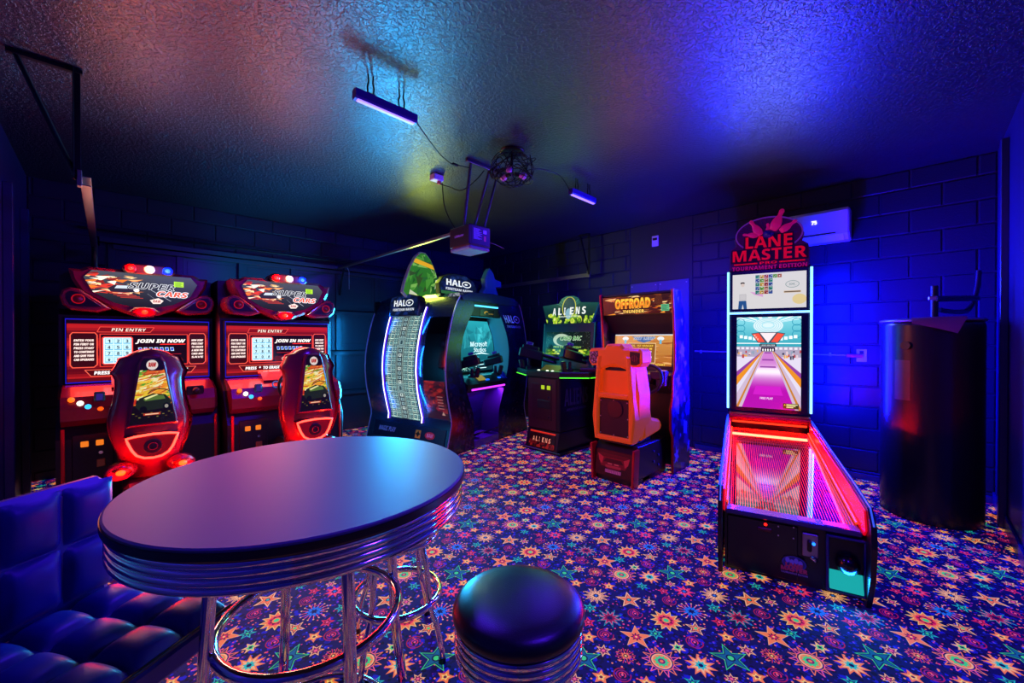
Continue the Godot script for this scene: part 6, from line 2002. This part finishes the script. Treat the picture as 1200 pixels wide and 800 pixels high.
func score_screen() -> ImageTexture:
	var c := CV.new(768, 432, hexc("f2eef0"))
	c.oval(110, 110, 24, 12, hexc("2a1c18"))
	c.oval(112, 134, 20, 22, hexc("f0dcd4"))
	c.rect(78, 250, 70, 70, hexc("e0dce0"))
	c.path(v2s([[78, 250], [148, 250], [148, 320], [78, 320]]), 3, hexc("a8a8b0"))
	c.poly(v2s([[70, 330], [150, 330], [158, 432], [124, 432], [112, 370], [100, 432], [62, 432]]), hexc("2a5a9a"))
	c.poly(v2s([[190, 220], [330, 250], [330, 290], [240, 262]]), hexc("f0b0e8"))
	c.oval(700, 330, 70, 60, hexc("f8e0a0"))
	rng.seed = 191
	for r in 5:
		for q in (6 if r == 0 else 4):
			c.rect(250 + q * 46, 20 + r * 48, 42, 42, hexc(["2a8a7a", "d8a83a", "a83a3a", "3a5aa8", "6aa83a", "b86a4a"][(r * 3 + q) % 6]))
			for k in 4:
				c.rect(254 + q * 46 + rng.randf() * 24, 24 + r * 48 + rng.randf() * 26, 10, 7, hexc(["ffffff", "20141a"][k % 2]))
	c.ring(630, 150, 66, 40, 7, hexc("9ab0b0"))
	c.ring(630, 150, 46, 26, 4, hexc("d0d8d8"))
	c.text("BOWL", 600, 138, 60, 24, hexc("8aa0a0"))
	c.rect(545, 228, 170, 24, hexc("e8c8a0"))
	c.rect(550, 234, 160, 12, hexc("6a5a4a"))
	return c.tex()

func lane_print() -> ImageTexture:
	var c := CV.new(1024, 256, hexc("08040c"))
	for i in 46:
		c.rect(6 + i * 22, 0, 7, 256, hexc("ff8a3a"))
	return c.tex()

func build_bowling() -> void:
	var o := thing("bowling_machine", "alley bowling machine with blue light tubes and a red-lit lane", "arcade machine", Vector3(2.655, 0, -0.496), deg_to_rad(-74.25))
	var black := mat("cabinet black", Color.BLACK)
	var dark := mat("dark plastic", Color.BLACK)
	var hw := 0.334
	var L := 1.92
	var violet := mat("bowling cabinet", Color(0.07, 0.06, 0.1), 0.32)
	# low cabinet
	put(o, "cabinet", MB.new().at(-hw + 0.02, 0, 0, 0, 90, 0).prism(pl([[0.0, 0.02], [0.0, 0.345], [1.9, 0.46], [1.9, 0.02]]), 0.0, 2 * hw - 0.04, 0.004), violet)
	var sidep := pl([[-0.03, 0.0], [-0.1, 0.16], [-0.125, 0.34], [-0.11, 0.44], [-0.04, 0.51], [0.3, 0.535], [0.95, 0.56], [1.86, 0.61], [1.95, 0.61], [1.95, 0.0]])
	for s in [-1.0, 1.0]:
		var sp := put(o, "side_panel", MB.new().at(s * hw - 0.012, 0, 0, 0, 90, 0).prism(sidep, 0.0, 0.024, 0.003), violet)
		var e := []
		for i in [3, 4, 5, 6, 7]:
			e.append(Vector3(s * hw, sidep[i].y + 0.004, -sidep[i].x))
		put(sp, "edge_light", MB.new().tube(e, 0.004, 6), glow("edge blue", Color(0.2, 0.35, 1.0), 0.9))
		# red-lit acrylic lining inside the lane
		var lin := pl([[-0.02, 0.36], [-0.06, 0.4], [-0.03, 0.49], [0.3, 0.515], [0.95, 0.54], [1.8, 0.585], [1.8, 0.5]])
		put(sp, "light_lining_panel", MB.new().at(s * (hw - 0.018) - 0.004, 0, 0, 0, 90, 0).prism(lin, 0.0, 0.008), mat("red acrylic", Color(0.6, 0.03, 0.1), 0.25, 0.0, {"emission_enabled": true, "emission": Color(1.0, 0.01, 0.12), "emission_energy_multiplier": 0.6}))
		put(sp, "lane_strip_light", MB.new().at(s * (hw - 0.032), 0, 0, 0, 90, 0).tube([Vector3(0.06, 0.388, 0), Vector3(1.78, 0.51, 0)], 0.007, 6), glow("orange red strip", Color(1.0, 0.22, 0.08), 1.6))
		panel_light(sp, "strip_glow", Vector3(s * (hw - 0.05), 0.47, -0.9), Vector2(1.6, 0.03), Color(1.0, 0.06, 0.1), LANE_POWER, Vector3(0, -90 * s, 0))
	# lane bed: glossy black with printed pinstripes
	var lane := mat("lane gloss", Color.WHITE, 0.05, 0.0, {"albedo_texture": lane_print(), "metallic_specular": 1.0, "clearcoat_enabled": true, "clearcoat": 1.0, "clearcoat_roughness": 0.02})
	put(o, "lane_bed", MB.new().quad(Vector3(-hw + 0.03, 0.372, -0.05), Vector3(hw - 0.03, 0.372, -0.05), Vector3(hw - 0.03, 0.498, -1.84), Vector3(-hw + 0.03, 0.498, -1.84)), lane)
	put(o, "front_ledge", MB.new().box(Vector3(0, 0.36, -0.02), Vector3(2 * hw - 0.05, 0.028, 0.09), 0.006), mat("ledge violet", Color(0.2, 0.15, 0.4), 0.25))
	for q in [[0.08, 0.1], [0.2, 0.12]]:
		put(o, "ledge_card", MB.new().box(Vector3(q[0], 0.3755, -0.02), Vector3(q[1] - 0.02, 0.002, 0.06), 0.0), mat("ledge card", Color(0.5, 0.4, 0.7), 0.4))
	# header roller and pillar
	put(o, "header_roller", MB.new().cyl(Vector3(-hw + 0.01, 0.6, -L + 0.05), Vector3(hw - 0.01, 0.6, -L + 0.05), 0.045, 20), mat("red roller", Color(0.55, 0.03, 0.08), 0.3))
	put(o, "header_light", MB.new().box(Vector3(0, 0.56, -L + 0.09), Vector3(0.6, 0.018, 0.012), 0.004), glow("orange red strip", Color.BLACK))
	panel_light(o, "header_glow", Vector3(0, 0.548, -L + 0.12), Vector2(0.6, 0.03), Color(1.0, 0.1, 0.06), LANE_POWER * 0.8, Vector3(-60, 0, 0))
	put(o, "tower", MB.new().box(Vector3(0, 1.05, -L - 0.1), Vector3(2 * hw + 0.01, 2.0, 0.16), 0.008), black)
	put(o, "lower_bezel", MB.new().box(Vector3(0, 1.12, -L - 0.012), Vector3(2 * hw - 0.03, 0.98, 0.02), 0.004), mat("bezel blue", Color(0.03, 0.05, 0.2), 0.25))
	put(o, "lane_screen", MB.new().quad(Vector3(-0.262, 0.69, -L + 0.001), Vector3(0.262, 0.69, -L + 0.001), Vector3(0.262, 1.572, -L + 0.001), Vector3(-0.262, 1.572, -L + 0.001), Vector3(0, 0, 1)), lit_print("alley screen", alley_screen(), 1.2, 0.15), "tall screen with a bowling alley")
	put(o, "upper_bezel", MB.new().box(Vector3(0, 1.83, -L - 0.012), Vector3(2 * hw - 0.03, 0.4, 0.02), 0.004), mat("bezel blue", Color.BLACK))
	put(o, "score_screen", MB.new().quad(Vector3(-0.3, 1.655, -L + 0.001), Vector3(0.3, 1.655, -L + 0.001), Vector3(0.3, 1.995, -L + 0.001), Vector3(-0.3, 1.995, -L + 0.001), Vector3(0, 0, 1)), lit_print("score screen", score_screen(), 0.8, 0.15), "white score screen")
	panel_light(o, "score_screen_glow", Vector3(0, 1.82, -L + 0.02), Vector2(0.58, 0.32), Color(0.4, 0.5, 1.0), SCREEN_POWER * 1.3)
	var tube := glow("blue white tube", Color(0.45, 0.72, 1.0), 3.0)
	for s in [-1.0, 1.0]:
		put(o, "light_tube", MB.new().cyl(Vector3(s * (hw + 0.004), 0.67, -L + 0.006), Vector3(s * (hw + 0.004), 2.025, -L + 0.006), 0.0105, 10), tube)
		panel_light(o, "tube_front_glow", Vector3(s * (hw + 0.024), 1.35, -L + 0.02), Vector2(0.025, 1.3), Color(0.008, 0.03, 1.0), TUBE_POWER * 7.0, Vector3(0, 50 * s, 0))
		panel_light(o, "tube_back_glow", Vector3(s * (hw + 0.024), 1.35, -L - 0.005), Vector2(0.025, 1.3), Color(0.008, 0.03, 1.0), TUBE_POWER * 9.0, Vector3(0, 118 * s, 0))
	put(o, "light_tube", MB.new().cyl(Vector3(-hw, 1.614, -L + 0.012), Vector3(hw, 1.614, -L + 0.012), 0.0105, 10), tube)

	# cut-out sign on top
	var board := both([[0, 2.545], [0.1, 2.53], [0.2, 2.485], [0.265, 2.42], [0.285, 2.35], [0.27, 2.28], [0.315, 2.25], [0.325, 2.2], [0.325, 2.025], [0, 2.025]])
	var sb := put(o, "sign_board", MB.new().prism(board, -L - 0.06, -L - 0.02, 0.004), mat("sign violet", Color(0.2, 0.03, 0.3), 0.4, 0.0, {"emission_enabled": true, "emission": Color(0.25, 0.0, 0.25), "emission_energy_multiplier": 0.22}), "cut-out sign reading LANE MASTER PRO TOURNAMENT EDITION")
	var ov := []
	for i in 36:
		ov.append(Vector3(cos(TAU * i / 36) * 0.272, 2.37 + sin(TAU * i / 36) * 0.165, -L - 0.018))
	put(sb, "oval_rim", MB.new().tube(ov, 0.007, 6, true), glow("rim violet", Color(0.35, 0.1, 0.6), 0.7))
	for i in 20:
		var a := PI * i / 19.0
		put(sb, "ray", MB.new().tube([Vector3(cos(a) * 0.1, 2.36 + sin(a) * 0.06, -L - 0.018), Vector3(cos(a) * 0.26, 2.37 + sin(a) * 0.155, -L - 0.018)], 0.003, 4), mat("ray blue", Color(0.12, 0.12, 0.5), 0.4))
	var red := mat("sign red", Color(0.8, 0.02, 0.1), 0.35, 0.0, {"emission_enabled": true, "emission": Color(1.0, 0.01, 0.08), "emission_energy_multiplier": 0.38})
	var pink := mat("sign pink", Color(0.8, 0.1, 0.5), 0.35, 0.0, {"emission_enabled": true, "emission": Color(0.8, 0.04, 0.4), "emission_energy_multiplier": 0.3})
	for q in [[-0.1, 2.43, 30.0, 0.19], [0.07, 2.48, -22.0, 0.23], [-0.14, 2.375, 80.0, 0.14], [0.15, 2.42, -55.0, 0.17], [0.0, 2.4, 5.0, 0.14]]:
		var pin := MB.new().at(q[0], q[1], -L - 0.005, 0, 0, q[2])
		var k: float = q[3]
		pin.lathe([Vector2(0, -0.4 * k), Vector2(0.13 * k, -0.38 * k), Vector2(0.2 * k, -0.15 * k), Vector2(0.17 * k, 0.05 * k), Vector2(0.08 * k, 0.25 * k), Vector2(0.09 * k, 0.38 * k), Vector2(0.1 * k, 0.44 * k), Vector2(0.06 * k, 0.52 * k), Vector2(0, 0.54 * k)], 16, 1.0, 0.45)
		put(sb, "pin", pin, pink)
	put(sb, "ball", MB.new().ball(Vector3(0.0, 2.37, -L - 0.01), Vector3(0.05, 0.045, 0.03), 18), mat("sign ball", Color(0.1, 0.12, 0.6), 0.25))
	var plate := mat("sign plate", Color(0.14, 0.0, 0.14), 0.4)
	put(sb, "word_plate", MB.new().prism(pl([[-0.21, 2.23], [0.21, 2.23], [0.2, 2.37], [-0.2, 2.365]]), -L - 0.02, -L - 0.008), plate)
	put(sb, "word_plate", MB.new().prism(pl([[-0.315, 2.11], [0.315, 2.11], [0.315, 2.24], [-0.315, 2.24]]), -L - 0.02, -L - 0.006), plate)
	letters(sb, "sign_word", "LANE", red, Vector3(0, 2.3, -L - 0.003), 0.11, 0.38, 0.012)
	letters(sb, "sign_word", "MASTER", red, Vector3(0, 2.176, -L - 0.001), 0.105, 0.6, 0.012)
	letters(sb, "sign_word", "PRO", red, Vector3(0, 2.096, -L - 0.003), 0.024, 0.14, 0.008)
	for s in [-1.0, 1.0]:
		put(sb, "rule", MB.new().box(Vector3(s * 0.19, 2.096, -L - 0.008), Vector3(0.2, 0.012, 0.01), 0.002), red)
	letters(sb, "sign_word", "TOURNAMENT EDITION", pink, Vector3(0, 2.053, -L - 0.003), 0.036, 0.61, 0.008)

	# front: door, coin unit, badge, ball pocket
	put(o, "front_door", MB.new().box(Vector3(-0.13, 0.185, 0.004), Vector3(0.34, 0.3, 0.012), 0.004), violet)
	put(o, "start_lamp", MB.new().ball(Vector3(-0.11, 0.318, 0.012), Vector3(0.008, 0.008, 0.006), 12), glow("start red", Color(1.0, 0.08, 0.03), 5.0))
	put(o, "start_plate", MB.new().box(Vector3(-0.115, 0.288, 0.012), Vector3(0.07, 0.02, 0.008), 0.004), mat("plate maroon", Color(0.35, 0.08, 0.12), 0.35))
	for q in [[-0.05, 0.32], [0.02, 0.33], [-0.05, 0.27], [0.02, 0.27]]:
		put(o, "door_bolt", MB.new().cyl(Vector3(q[0], q[1], 0.008), Vector3(q[0], q[1], 0.013), 0.004, 8), mat("screw", Color.BLACK))
	var cu := put(o, "coin_unit", MB.new().box(Vector3(0.095, 0.25, 0.01), Vector3(0.07, 0.125, 0.012), 0.004), mat("coin steel", Color(0.6, 0.55, 0.6), 0.3, 0.8))
	put(cu, "coin_chute", MB.new().box(Vector3(0.09, 0.25, 0.022), Vector3(0.02, 0.06, 0.02), 0.006), dark)
	put(cu, "coin_lamp", MB.new().ball(Vector3(0.108, 0.265, 0.022), Vector3(0.008, 0.008, 0.006), 12), glow("coin blue", Color(0.1, 0.4, 1.0), 4.0))
	put(cu, "coin_cup", MB.new().cyl(Vector3(0.1, 0.19, 0.018), Vector3(0.12, 0.18, 0.035), 0.011, 10), mat("chrome", Color.BLACK))
	var bd := CV.new(320, 256, hexc("0c0a18"))
	bd.oval(160, 100, 130, 84, hexc("2a3a9a"))
	bd.oval(160, 100, 116, 72, hexc("16226a"))
	for i in 4:
		bd.oval(90 + i * 46, 70 + (i % 2) * 20, 24, 34, hexc("8a90d8"))
	bd.text("LANE", 70, 104, 180, 44, hexc("d0485a"), 0.0, 4)
	bd.text("MASTER", 20, 152, 280, 48, hexc("d0485a"), 0.0, 4)
	bd.text("TOURNAMENT EDITION", 16, 214, 288, 22, hexc("b8b0d8"))
	put(o, "badge", MB.new().prism(pl([[-0.045, 0.065], [0.09, 0.065], [0.088, 0.12], [0.07, 0.165], [0.02, 0.18], [-0.025, 0.165], [-0.043, 0.12]]), 0.008, 0.014), print_mat("badge print", bd.tex()), "small printed badge")
	# ball pocket: a recess with a lit tray and a ball
	var pk := put(o, "pocket_surround", MB.new().box(Vector3(0.168, 0.185, 0.01), Vector3(0.012, 0.29, 0.03), 0.003).box(Vector3(0.322, 0.185, 0.01), Vector3(0.012, 0.29, 0.03), 0.003).box(Vector3(0.245, 0.325, 0.01), Vector3(0.166, 0.012, 0.03), 0.003).box(Vector3(0.245, 0.042, 0.01), Vector3(0.166, 0.012, 0.03), 0.003), mat("pocket blue", Color(0.08, 0.1, 0.4), 0.3))  # blue light of the pocket is put into the surround colour
	put(pk, "pocket_back", MB.new().box(Vector3(0.245, 0.24, 0.006), Vector3(0.14, 0.16, 0.006), 0.0), dark)
	put(pk, "lit_tray_light", MB.new().at(0.245, 0.1, 0.014, -20, 0, 0).box(Vector3.ZERO, Vector3(0.14, 0.095, 0.008), 0.003), glow("tray green", Color(0.1, 0.68, 0.68), 0.95))
	put(pk, "ball", MB.new().ball(Vector3(0.25, 0.2, 0.03), Vector3(0.052, 0.052, 0.04), 24), mat("ball black", Color(0.03, 0.03, 0.05), 0.25))
	panel_light(pk, "tray_glow", Vector3(0.245, 0.12, 0.05), Vector2(0.13, 0.08), Color(0.1, 0.45, 1.0), 0.3)
